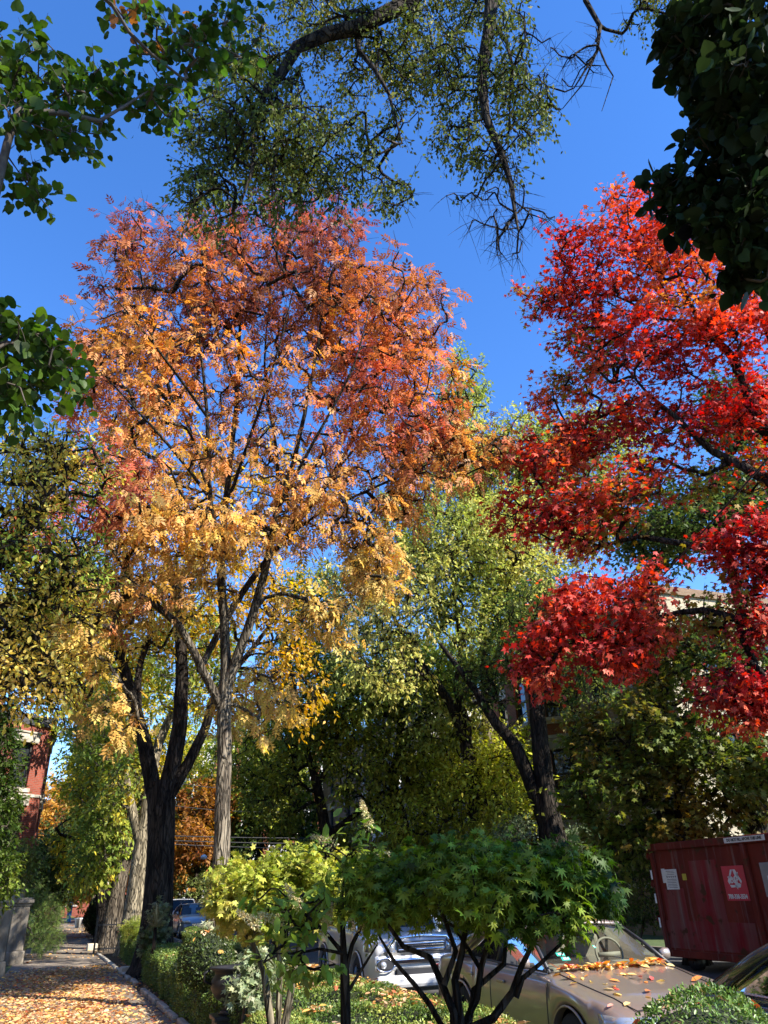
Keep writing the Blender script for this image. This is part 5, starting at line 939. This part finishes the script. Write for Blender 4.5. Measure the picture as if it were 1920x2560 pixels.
        q = .012 * s; vs = [a0 + Vector((-q, .06, 0)), b0 + Vector((-q, 0, 0)), c0 + Vector((-q, -.02, 0)), c1 + Vector((-q, -.02, 0)), b1 + Vector((-q, 0, 0)), a1 + Vector((-q, .05, 0))]
        for nm, ids in (('side_window', (0, 1, 4, 5)), ('side_window', (1, 2, 3, 4))):
            mb = MB(); mb.add([vs[i] for i in ids], [(0, 1, 2, 3)]); mb.build(nm, tint, rt)
        mb = MB(); mb.tube([a0 + Vector((s * .02, 0, .012)), b0 + Vector((s * .02, 0, .012)), c0 + Vector((s * .02, 0, .01))], .011, 5); mb.build('window_trim', M['chrome'] if p.get('chrome') else M['plastic'], rt)
        # mirror, door seams, handles
        mm = empty('mirror', (0, 0, 0)); mm.parent = rt; mm.location = (s * (W * .93 + .09), yc + .28, zc + .09)
        mb = MB(); nn = 10; prof = [(0, -.06), (.065, -.055), (.085, -.01), (.08, .04), (0, .045)]
        for i in range(len(prof)):
            pass
        mb.lathe([(.001, -.07), (.06, -.06), (.082, -.015), (.08, .04), (.06, .045)], n=16, axis='x'); mo = mb.build('housing', p.get('mirror', bm), mm, True); mo.scale = (1.1, .6, .75)
        mb = MB(); mb.tube([(-s * .12, .02, -.03), (-s * .02, 0, -.02)], .025, 6); mb.build('stalk', M['plastic'], mm)
        for y_ in p['seams']:
            lo = wr + .12 if min(abs(y_ - yf), abs(y_ - yr)) < ar + .02 else zb0 + .06
            hi = zt(y_) - .06; pts = []
            for k_ in range(11):
                z = lo + (hi - lo) * k_ / 10; tf = (z - zb0) / (zt(y_) - zb0); wf = float(np.interp(tf, [q_[1] for q_ in secs[:9]], [q_[0] for q_ in secs[:9]])); pts.append((s * (wf * wd(y_) + .001), y_, z))
            mb = MB(); mb.tube(pts, .0055, 4); mb.build('door_seam', M['plastic'], rt)
        for y_ in p['handles']:
            mb = MB(); mb.box((s * (wd(y_) * .995 + .012), y_, zt(y_) - .16), (.03, .2, .035)); mb.build('door_handle', p.get('mirror', bm), rt, bevel=.01)
        # lamps
        hz = p['lampz']; hw = p.get('lampw', .36); hh = p.get('lamph', .15)
        mb = MB(); ln_ = []
        for t in np.linspace(0, 1, 9):
            y_ = .012 + .42 * t ** 2.2; x_ = wd(max(y_, .0)) * (.98 if t > .6 else .6 + .38 * t / .6) ; ln_.append((s * (x_ + .008), y_ - .015 if t < .7 else y_, hz))
        vs = [(x, y, z - hh / 2) for x, y, z in ln_] + [(x * .985, y + .03, z + hh / 2) for x, y, z in ln_]; k_ = len(ln_)
        mb.add(vs, [(i, i + 1, i + 1 + k_, i + k_) for i in range(k_ - 1)]); o = mb.build('headlight', M['lamp_glass'], rt, True); q = o.modifiers.new('s', 'SOLIDIFY'); q.thickness = .03; q.offset = 0
        mb = MB(); mb.box((s * W * .70, L - .01, zt(L - .1) - .2), (W * .4, .06, .15)); mb.build('tail_light', M['tail'], rt, bevel=.01)
    # front face
    gz_ = p['grillez']; mb = MB(); mb.box((0, -.012, gz_), (W * p.get('grillew', .9), .03, p.get('grilleh', .14))); g = mb.build('grille', M['plastic'], rt, bevel=.01)
    mb = MB()
    for i in range(4): mb.box((0, -.032, gz_ - p.get('grilleh', .14) * (.38 - i * .25)), (W * p.get('grillew', .9) * .94, .015, .012))
    mb.build('grille_bars', M['chrome'], g)
    mb = MB(); mb.box((0, -.01, .36), (W * 1.3, .04, .09)); mb.build('air_intake', M['plastic'], rt, bevel=.01)
    # cabin
    cb_ = p.get('cabin', 'cabin'); mb = MB(); mb.box((0, yc + .32, zc - .01), (bw * 1.7, .5, .09)); mb.build('dashboard', M[cb_], rt, bevel=.03)
    for x in (-W * .42, W * .42):
        for y_ in (p['cowl'] + 1.25, p['cowl'] + 2.05):
            if y_ > yb - .1: continue
            st = empty('seat', (x, y_, 0)); st.parent = rt
            mb = MB(); mb.box((0, 0, zc - .02 + .1), (.46, .14, .42)); mb.build('seat_back', M[cb_], st, bevel=.05); mb = MB(); mb.box((0, .02, zc + .36), (.26, .1, .17)); mb.build('headrest', M[cb_], st, bevel=.04)
    sw_ = MB(); R_ = .185; sw_.tube([(W * .42 + R_ * math.cos(a), yc + .62 + .5 * R_ * math.sin(a) * .5, zc + .10 + R_ * math.sin(a) * .9) for a in np.linspace(0, 2 * math.pi, 25)], .014, 6); sw_.box((W * .42, yc + .62, zc + .09), (.3, .03, .05)); sw_.build('steering_wheel', M[cb_], rt, True)
    return rt, dict(wd=wd, zt=zt, secs=secs, A0=A0, A1=A1, L=L, W=W)
M['tail'] = flat('tail_lamp', (.35, .02, .02), .2, coat=1)
sedan = dict(blackpillar=True, L=5.05, W=1.86, H=1.40, wr=.325, wbf=.98, wbr=3.82, zb=.20, top=[(0, .66), (.12, .70), (.5, .80), (1.0, .88), (1.45, .955), (1.6, .96), (4.0, .99), (4.3, 1.0), (4.9, .96), (5.05, .93)], cowl=1.52, rf=2.25, rr=3.35, back=4.25, mid=2.85, seams=[1.42, 2.88, 3.72], handles=[2.55, 3.5],
             lampz=.62, lampw=.4, lamph=.16, grillez=.60, grillew=.9, grilleh=.12, paint=paint('gold_paint', (.33, .26, .215), .5, .33))
RZ = R(0)
g_car, gi = car('gold beige sedan with fallen leaves along its windshield, parked nearest behind the Japanese maple', 'car', (5.86, 6.91, -.15), -.055, sedan)
suvp = dict(L=4.8, W=1.92, H=1.78, wr=.385, wbf=.95, wbr=3.74, zb=.30, top=[(0, .98), (.1, 1.03), (.5, 1.09), (1.2, 1.14), (1.4, 1.15), (4.7, 1.17), (4.8, 1.1)], cowl=1.38, rf=2.0, rr=4.45, back=4.72, mid=2.9, rw=.78, edge=.12, seams=[1.35, 2.3, 3.3], handles=[2.15, 3.1],
            lampz=.93, lamph=.17, grillez=.92, grillew=.95, grilleh=.17, chrome=True, glass='glass_tint', cabin='cabin_dark', spokes=6, paint=paint('silver_paint', (.60, .60, .59), .15, .35))
s_car, si = car('silver off road car with chrome grille and round fog lamps seen between the maple stems', 'car', (6.02, 14.2, -.15), -.07, suvp)
def front_box(rt, name, c, d, mat, bev=.01, par=None):
    mb = MB(); mb.box(c, d); return mb.build(name, mat, par or rt, bevel=bev)
# chrome surround, fog lamps, skid plate of the silver car
mb = MB(); mb.tube([(-.58, -.02, .74), (-.62, -.03, .92), (-.5, -.0, 1.06), (0, -.03, 1.09), (.5, -.0, 1.06), (.62, -.03, .92), (.58, -.02, .74)], .035, 8); mb.build('grille_surround', M['chrome'], s_car, True)
front_box(s_car, 'chrome_bar', (0, -.035, .70), (1.05, .06, .09), M['chrome'], .02)
front_box(s_car, 'bumper_cover', (0, .03, .68), (1.74, .10, .24), suvp['paint'], .05)
front_box(s_car, 'grille_bars', (0, -.05, .97), (.88, .03, .02), M['chrome']); front_box(s_car, 'grille_bars', (0, -.05, .88), (.88, .03, .02), M['chrome'])
for s in (-1, 1):
    front_box(s_car, 'fog_lamp_housing', (s * .68, -.005, .66), (.30, .07, .17), M['plastic'], .02)
    mb = MB(); mb.tube([(s * .68 + .17 * math.cos(a) * 1.0, -.045, .66 + .10 * math.sin(a)) for a in np.linspace(0, 2 * math.pi, 21)], .012, 6); mb.build('fog_lamp_trim', M['chrome'], s_car, True)
    mb = MB(); mb.tube([(s * .72, -.02, .66), (s * .72, -.055, .66)], .055, 14); mb.build('fog_lamp', M['lamp_glass'], s_car, True)
front_box(s_car, 'lower_grille', (0, -.02, .545), (.95, .05, .11), M['plastic'], .01)
front_box(s_car, 'bumper', (0, -.03, .40), (1.70, .14, .20), suvp['paint'], .06)
# details of the gold sedan: hood seam, stickers, side markers, leaves
def hood_pts(y, f): return (f * gi['wd'](y), y, gi['zt'](y) + .035 * (1 - f * f * 1.5) * .9 + .004)
for s in (-1, 1):
    mb = MB(); mb.tube([hood_pts(y, s * (.80 - .10 * (1 - (y - .2) / 1.3))) for y in np.linspace(.2, 1.5, 14)], .006, 4); mb.build('hood_seam', M['plastic'], g_car)
mb = MB(); mb.tube([hood_pts(.2, f) for f in np.linspace(-.7, .7, 12)], .006, 4); mb.build('hood_seam', M['plastic'], g_car)
M['green_st'] = flat('green_sticker', (.03, .40, .30), .5)
def on_ws(u, v, off=-.012):   # u across -1..1, v 0..1 up
    k = (u + 1) / 2 * 8; i = min(7, int(k)); t = k - i; a = Vector(gi['A0'][i]).lerp(Vector(gi['A0'][i + 1]), t); b = Vector(gi['A1'][i]).lerp(Vector(gi['A1'][i + 1]), t); q = a.lerp(b, v); return q + Vector((0, off, -off * .6))
for (u, v, du, dv, m_, nm) in ((-.80, .30, .13, .075, 'green_st', 'permit_sticker'), (-.76, .20, .13, .075, 'green_st', 'permit_sticker'), (-.70, .07, .07, .05, 'sred', 'permit_sticker'), (-.10, .42, .04, .06, 'green_st', 'sticker')):
    mb = MB(); mb.add([on_ws(u, v), on_ws(u + du, v), on_ws(u + du, v + dv), on_ws(u, v + dv)], [(0, 1, 2, 3)]); o = mb.build(nm, M[m_], g_car)
    mb = MB(); mb.add([on_ws(u + du * .2, v + dv * .25, -.015), on_ws(u + du * .85, v + dv * .25, -.015), on_ws(u + du * .85, v + dv * .75, -.015), on_ws(u + du * .2, v + dv * .75, -.015)], [(0, 1, 2, 3)]); mb.build('label_panel', M['swhite'], o)
front_box(g_car, 'side_marker', (-.905, 3.95, .70), (.02, .12, .05), M['tail'])
r = r0(501); n = 210; uu = r.uniform(-.9, .9, n); P_ = np.array([on_ws(u, .015 + abs(r.normal(0, .035)), -.02) for u in uu]); W_ = np.array(g_car.matrix_basis.to_3x3()); g_car_m = Matrix.Translation(g_car.location) @ g_car.rotation_euler.to_matrix().to_4x4()
def to_w(P_): return np.array([tuple(g_car_m @ Vector(p)) for p in P_])
n2 = 46; yy = r.uniform(.3, 1.5, n2); ff = r.uniform(-.85, .85, n2); P2 = np.array([hood_pts(y, f) for y, f in zip(yy, ff)]) + np.array([0, 0, .008]); n3 = 26; P3 = np.stack([r.uniform(-.55, .55, n3), r.uniform(2.3, 3.3, n3), np.full(n3, 1.425)], 1)
PA = to_w(np.concatenate([P_, P2, P3])); m_ = len(PA); a = r.uniform(0, 6.28, m_)
tag(foliage('fallen_leaves', None, PA, np.stack([np.cos(a), np.sin(a), r.normal(.05, .25, m_)], 1), r.normal(0, .3, (m_, 3)) + np.array([0, 0, 1.]), r.uniform(.06, .14, m_), jitter(ramp(r.uniform(0, 1, m_), [(0, (.80, .62, .32)), (.4, (.85, .52, .10)), (.75, (.75, .25, .06)), (.9, (.55, .05, .05)), (1, (.8, .7, .45))]), r, .15), T_OVAL, M['leaf_dry']),
    'yellow and red leaves heaped at the windshield base and scattered on the hood of the gold car', 'leaves', None, 'stuff')
blue = dict(sedan, L=4.6, wbf=.9, wbr=3.5, H=1.47, top=[(0, .72), (.15, .80), (.6, .92), (1.1, 1.0), (1.3, 1.02), (4.2, 1.05), (4.6, 1.0)], cowl=1.2, rf=2.1, rr=3.3, back=4.1, mid=2.6, seams=[1.15, 2.6, 3.4], handles=[2.3, 3.2], lampz=.74, grillez=.6, cabin='cabin_dark', paint=paint('blue_grey_paint', (.27, .30, .35), .3, .35))
car('blue grey hatchback half hidden behind the ash trunk', 'car', (5.95, 40.5, -.15), 0, blue)
whit = dict(suvp, W=1.9, H=1.66, top=[(0, .9), (.1, .98), (.5, 1.04), (1.1, 1.08), (1.2, 1.1), (4.6, 1.13), (4.8, 1.05)], cowl=1.2, rf=1.95, rr=4.2, back=4.6, lampz=.84, grillez=.72, grilleh=.16, paint=paint('white_paint_car', (.78, .78, .77), .0, .3))
car('white sport utility car parked behind the blue grey hatchback', 'car', (5.95, 47, -.15), 0, whit)
dark = dict(sedan, L=4.8, H=1.50, wbr=3.7, rr=3.5, back=4.45, chrome=True, paint=paint('dark_grey_paint', (.06, .062, .06), .5, .25), glass='glass_tint', cabin='cabin_dark')
dark['top'] = [(0, .66), (.12, .70), (.5, .80), (1.0, .88), (1.45, .955), (1.6, .96), (4.0, .99), (4.7, 1.0), (4.8, .93)]
car('dark grey sedan whose sloping rear window enters at the lower right corner', 'car', (5.95, 1.55, -.15), -.03, dark)
car('black car parked farther along the kerb beyond the white car', 'car', (6.0, 54, -.15), 0, dict(whit, paint=dark['paint']))
car('dark sedan on the far side of the street beyond the black car', 'car', (9.3, 52.0, -.15), 0, dict(dark))

# ================================================================== BUILDINGS
def facade(root, a, b, z0, z1, wins, wall, lint=None, arch=False, frame='frame_dark', sill='stone', th=.3, bands=()):
    """wall from plan point a to b (outside on the right hand side when walking a to b is -y local); wins: (u, w, z, h)"""
    a = Vector((a[0], a[1], 0)); b = Vector((b[0], b[1], 0)); L = (b - a).length; ang = math.atan2(b.y - a.y, b.x - a.x)
    us = sorted(set([0, L] + [u for w in wins for u in (w[0], w[0] + w[1])])); zs = sorted(set([z0, z1] + [z for w in wins for z in (w[2], w[2] + w[3])]))
    inside = lambda u, z: any(w[0] < u < w[0] + w[1] and w[2] < z < w[2] + w[3] for w in wins)
    vs = []; fs = []; idx = {}
    def vv(u, y, z):
        k = (round(u, 4), round(y, 4), round(z, 4))
        if k not in idx: idx[k] = len(vs); vs.append(k)
        return idx[k]
    for i in range(len(us) - 1):
        for j in range(len(zs) - 1):
            u0, u1, y0, y1 = us[i], us[i + 1], zs[j], zs[j + 1]
            if inside((u0 + u1) / 2, (y0 + y1) / 2): continue
            fs.append((vv(u0, 0, y0), vv(u1, 0, y0), vv(u1, 0, y1), vv(u0, 0, y1)))
    for (u, w_, z, h) in wins:
        for (p, q) in (((u, z), (u + w_, z)), ((u + w_, z), (u + w_, z + h)), ((u + w_, z + h), (u, z + h)), ((u, z + h), (u, z))):
            fs.append((vv(p[0], 0, p[1]), vv(p[0], th, p[1]), vv(q[0], th, q[1]), vv(q[0], 0, q[1])))
    mb = MB(); mb.add(vs, fs); o = mb.build('wall', M[wall], root); base = root.location
    def place(o): o.location = (a.x - base.x, a.y - base.y, -base.z); o.rotation_euler = (0, 0, ang)
    place(o)
    for z, h, pr in bands:
        mb = MB(); mb.box((L / 2, -pr / 2 + .002, z + h / 2), (L + .02, pr, h)); place(mb.build('stone_band', M[sill], root))
    for (u, w_, z, h) in wins:
        mb = MB(); t = .07
        for c, d in (((u + t / 2, .16, z + h / 2), (t, .1, h)), ((u + w_ - t / 2, .16, z + h / 2), (t, .1, h)), ((u + w_ / 2, .16, z + h - t / 2), (w_ - 2 * t, .1, t)), ((u + w_ / 2, .16, z + t / 2), (w_ - 2 * t, .1, t)), ((u + w_ / 2, .165, z + h * .5), (w_ - 2 * t, .08, .06))): mb.box(c, d)
        wo = mb.build('window', M[frame], root); place(wo)
        mb = MB(); mb.box((u + w_ / 2, .2, z + h / 2), (w_ - .06, .02, h - .06)); pn = mb.build('pane', M['glass_dark'], wo)
        mb = MB(); mb.box((u + w_ / 2, -.03, z - .09), (w_ + .2, .16, .16)); mb.build('sill', M[sill], wo)
        if lint:
            mb = MB()
            if arch: 
                n = 9; P_ = [(u - .15, z + h), (u + w_ + .15, z + h)] + [(u + w_ / 2 + (w_ / 2 + .15) * math.cos(t_), z + h + .15 + .45 * math.sin(t_)) for t_ in np.linspace(0, math.pi, n)]
                m_ = len(P_); mb.add([(x, -.05, zz) for x, zz in P_] + [(x, .04, zz) for x, zz in P_], [tuple(range(m_)), tuple(range(2 * m_ - 1, m_ - 1, -1))] + [(i, i + m_, (i + 1) % m_ + m_, (i + 1) % m_) for i in range(m_)])
            else: mb.box((u + w_ / 2, -.035, z + h + .2), (w_ + .36, .12, .4)); mb.box((u + w_ / 2, -.06, z + h + .43), (w_ + .44, .18, .07))
            mb.build('lintel', M[lint], wo)
def slab(root, pts, z, h, name, mat):
    n = len(pts); b = root.location; vs = [(x - b.x, y - b.y, z) for x, y in pts] + [(x - b.x, y - b.y, z + h) for x, y in pts]
    mb = MB(); mb.add(vs, [tuple(range(n))[::-1], tuple(range(n, 2 * n))] + [(i, (i + 1) % n, (i + 1) % n + n, i + n) for i in range(n)]); return mb.build(name, M[mat], root)
# left red brick house with angled bay
lb = empty('brick_house', (-1.9, 38, 0), 0, 'red brick house with tall dark windows and pale stone base left of the sidewalk', 'house')
zw = [(6.1, 1.9), (3.45, 1.95)]
facade(lb, (-3.6, 36.6), (-1.85, 38.0), 3.0, 8.75, [(.55, .95, z, h) for z, h in zw], 'brick_red', 'stone', bands=[(5.75, .12, .04), (3.0, .1, .08)])
facade(lb, (-1.85, 38.0), (-1.85, 41.5), 3.0, 8.75, [(1.1, 1.1, z, h) for z, h in zw], 'brick_red', 'stone', bands=[(5.75, .12, .04), (3.0, .1, .08)])
facade(lb, (-1.85, 41.5), (-3.6, 43), 3.0, 8.75, [(.5, .9, z, h) for z, h in zw], 'brick_red', 'stone')
facade(lb, (-3.6, 36.6), (-1.85, 38.0), 0, 3.0, [(.55, .95, .9, 1.7)], 'stone', 'stone', bands=[(.0, .5, .08)])
facade(lb, (-1.85, 38.0), (-1.85, 41.5), 0, 3.0, [(1.1, 1.1, .9, 1.7)], 'stone', 'stone', bands=[(.0, .5, .08)])
facade(lb, (-1.85, 41.5), (-3.6, 43), 0, 3.0, [], 'stone')
facade(lb, (-14, 36.6), (-3.6, 36.6), 0, 9.0, [(u, 1.0, z, 1.9) for u in (1, 3.5, 6) for z, h in zw], 'brick_red', 'stone')
facade(lb, (-3.6, 43), (-3.6, 56), 0, 9.0, [(u, 1.0, z, 1.9) for u in (1, 4, 8) for z, h in zw], 'brick_red', 'stone')
slab(lb, [(-14, 36.5), (-3.8, 36.5), (-1.7, 37.9), (-1.7, 41.6), (-3.5, 43.1), (-3.5, 56), (-14, 56)], 8.76, .45, 'cornice', 'roof'); slab(lb, [(-14, 36.8), (-4.0, 36.8), (-4.0, 56), (-14, 56)], 9.2, .5, 'parapet', 'brick_red')
nb = empty('row_house', (-7.5, 8, 0), 0, 'dark brick row house outside the view left of the front yards', 'house')
facade(nb, (-7.5, -12), (-7.5, 24), 0, 9.5, [(u, 1.1, z, 1.9) for u in (2, 6, 10, 14, 18, 22, 26, 30, 33) for z in (1.4, 5.2)], 'brick_dark', 'stone')
facade(nb, (-7.5, 24), (-16, 24), 0, 9.5, [], 'brick_dark'); slab(nb, [(-16, 24.1), (-16, -12), (-7.3, -12), (-7.3, 24.1)], 9.51, .5, 'cornice', 'roof')
# right orange brick house with bay
rb_ = empty('brick_house', (19.3, 30.3, 0), 0, 'orange brick house with carved cream lintels rising behind the big shaded trunk', 'house')
zr = [(5.0, 2.1), (8.55, 2.1), (1.55, 2.1)]
bnd = [(4.7, .16, .06), (7.6, .14, .07), (8.25, .16, .06), (4.2, .12, .07), (1.25, .16, .06)]
facade(rb_, (19.3, 33.0), (19.3, 30.3), 0, 11.3, [(.85, 1.0, z, h) for z, h in zr], 'brick_orange', 'white_stone', True, sill='white_stone', bands=bnd)
facade(rb_, (19.3, 30.3), (20.6, 29.0), 0, 11.3, [(.42, 1.0, z, h) for z, h in zr], 'brick_orange', 'white_stone', sill='white_stone', bands=bnd)
facade(rb_, (20.6, 34.3), (19.3, 33.0), 0, 11.3, [], 'brick_orange')
facade(rb_, (20.6, 29.0), (20.6, 26.6), 0, 11.3, [(.7, .9, z, h) for z, h in zr], 'brick_orange', 'white_stone', sill='white_stone', bands=bnd)
facade(rb_, (20.6, 26.6), (32, 26.6), 0, 11.3, [], 'brick_dark'); facade(rb_, (32, 37), (20.6, 37), 0, 11.3, [], 'brick_dark')
facade(rb_, (20.6, 37), (20.6, 34.3), 0, 11.3, [(.9, .9, z, h) for z, h in zr], 'brick_orange', 'white_stone', sill='white_stone')
slab(rb_, [(32, 37), (20.4, 37), (20.4, 34.4), (19.1, 33.1), (19.1, 30.2), (20.4, 28.9), (20.4, 26.4), (32, 26.4)], 11.31, .6, 'cornice', 'brick_dark')
for (x, y) in ((19.45, 30.0), (20.45, 29.0), (20.75, 28.2)):
    mb = MB(); mb.tube([(x - 19.3 - .05, y - 30.3 - .05, 0), (x - 19.3 - .05, y - 30.3 - .05, 7.4)], .09, 10); mb.build('colonnette', M['brick_orange'], rb_, True)
# cream brick house behind the scarlet maple
tb = empty('cream_house', (18.8, 20.6, 0), 0, 'pale cream brick house glimpsed in sunlit patches through the leaves at the right edge', 'house')
facade(tb, (18.8, 26.2), (18.8, 20.6), 0, 11.2, [(u, 1.0, z, 1.9) for u in (.8, 2.4, 4.2) for z in (1.6, 4.9, 8.3)], 'brick_dark', 'white_stone', sill='white_stone')
facade(tb, (18.8, 20.6), (40, 20.6), 0, 11.2, [(u, 1.0, z, 1.9) for u in (1.6, 4.6, 8.0, 12) for z in (1.6, 4.9, 8.3)], 'brick_tan', 'white_stone', sill='white_stone')
facade(tb, (40, 26.2), (18.8, 26.2), 0, 11.2, [], 'brick_dark'); slab(tb, [(40, 26.3), (18.7, 26.3), (18.7, 20.5), (40, 20.5)], 11.21, .3, 'cornice', 'brick_dark')
# terrace closing the street
mh = empty('siding_house', (11, 92, 0), 0, 'house of pale siding and brick pilasters with narrow dark windows beyond the wires', 'house')
facade(mh, (11, 92), (34, 92), 0, 18, [(u * 1.25, 1.4, z * 1.25, 3.0) for u in (.8, 3.6, 5.4, 8.2, 10.4, 13.2) for z in (1.2, 5.2, 9.2)], 'siding', None, sill='white_stone')
for u in (2.6, 4.6, 7.2, 9.9, 12.1, 15.0):
    mb = MB(); mb.box((u * 1.25, -.12, 8.9), (.95, .22, 17.8)); mb.build('pilaster', M['brick_orange'], mh)
for z in (5.5, 10.5, 15.5):
    mb = MB(); mb.box((11.5, -.05, z), (23, .08, .4)); mb.build('board_band', M['siding'], mh)
slab(mh, [(10.8, 91.7), (34.2, 91.7), (34.2, 104), (10.8, 104)], 18.01, .6, 'roof', 'roof')
facade(mh, (11, 104), (11, 92), 0, 18, [], 'siding'); facade(mh, (34, 92), (34, 104), 0, 18, [], 'brick_dark')
# house with the white porch
pm = empty('porch_house', (17.6, 40, 0), 0, 'shaded house with a white balustraded porch seen beneath the arching limbs', 'house')
facade(pm, (17.6, 60), (17.6, 38.6), 0, 11, [(u, 1.0, z, 2.1) for u in (2, 6, 10, 14, 17.5, 19.6) for z in (1.5, 5.0, 8.2)], 'brick_dark', 'white_stone'); facade(pm, (17.6, 38.6), (30, 38.6), 0, 11, [], 'siding')
facade(pm, (30, 60), (17.6, 60), 0, 11, [], 'brick_dark'); slab(pm, [(17.3, 60.2), (17.3, 38.4), (30, 38.4), (30, 60.2)], 11.01, .5, 'roof', 'roof')
def L_(x, y): return (x - 17.6, y - 40)
for z in (4.35, 8.2):
    mb = MB(); x, y = L_(16.5, 40.6); mb.box((x, y, z), (2.1, 4.2, .22)); mb.build('porch_floor', M['white'], pm)
for (x, y) in ((15.55, 38.6), (15.55, 42.6), (17.4, 38.55)):
    mb = MB(); X, Y = L_(x, y); mb.tube([(X, Y, 0), (X, Y, 8.1)], .12, 10); mb.build('porch_column', M['white'], pm, True)
for i in range(15):
    mb = MB(); X, Y = L_(15.52, 38.75 + i * .26); mb.box((X, Y, 4.9), (.05, .07, .85)); mb.build('baluster', M['white'], pm)
for i in range(7):
    mb = MB(); X, Y = L_(15.75 + i * .26, 38.55); mb.box((X, Y, 4.9), (.07, .05, .85)); mb.build('baluster', M['white'], pm)
mb = MB(); X, Y = L_(15.52, 40.6); mb.box((X, Y, 5.36), (.1, 4.1, .08)); mb.build('handrail', M['white'], pm); mb = MB(); X, Y = L_(16.5, 38.55); mb.box((X, Y, 5.365), (2.0, .1, .08)); mb.build('handrail', M['white'], pm)
# red brick block far behind left trees
fb = empty('apartment_block', (-10, 92, 0), 0, 'far red brick block behind the trees at the end of the sidewalk', 'building')
facade(fb, (-16, 94), (8, 94), 0, 11, [(u, 1.2, z, 1.8) for u in (1.5, 5, 8.5, 12, 15.5, 18.5) for z in (1.2, 5)], 'brick_red', 'white_stone'); slab(fb, [(-16.2, 93.8), (8.2, 93.8), (8.2, 104), (-16.2, 104)], 11.01, .5, 'roof', 'roof')
facade(fb, (8, 94), (8, 104), 0, 11, [], 'brick_red')
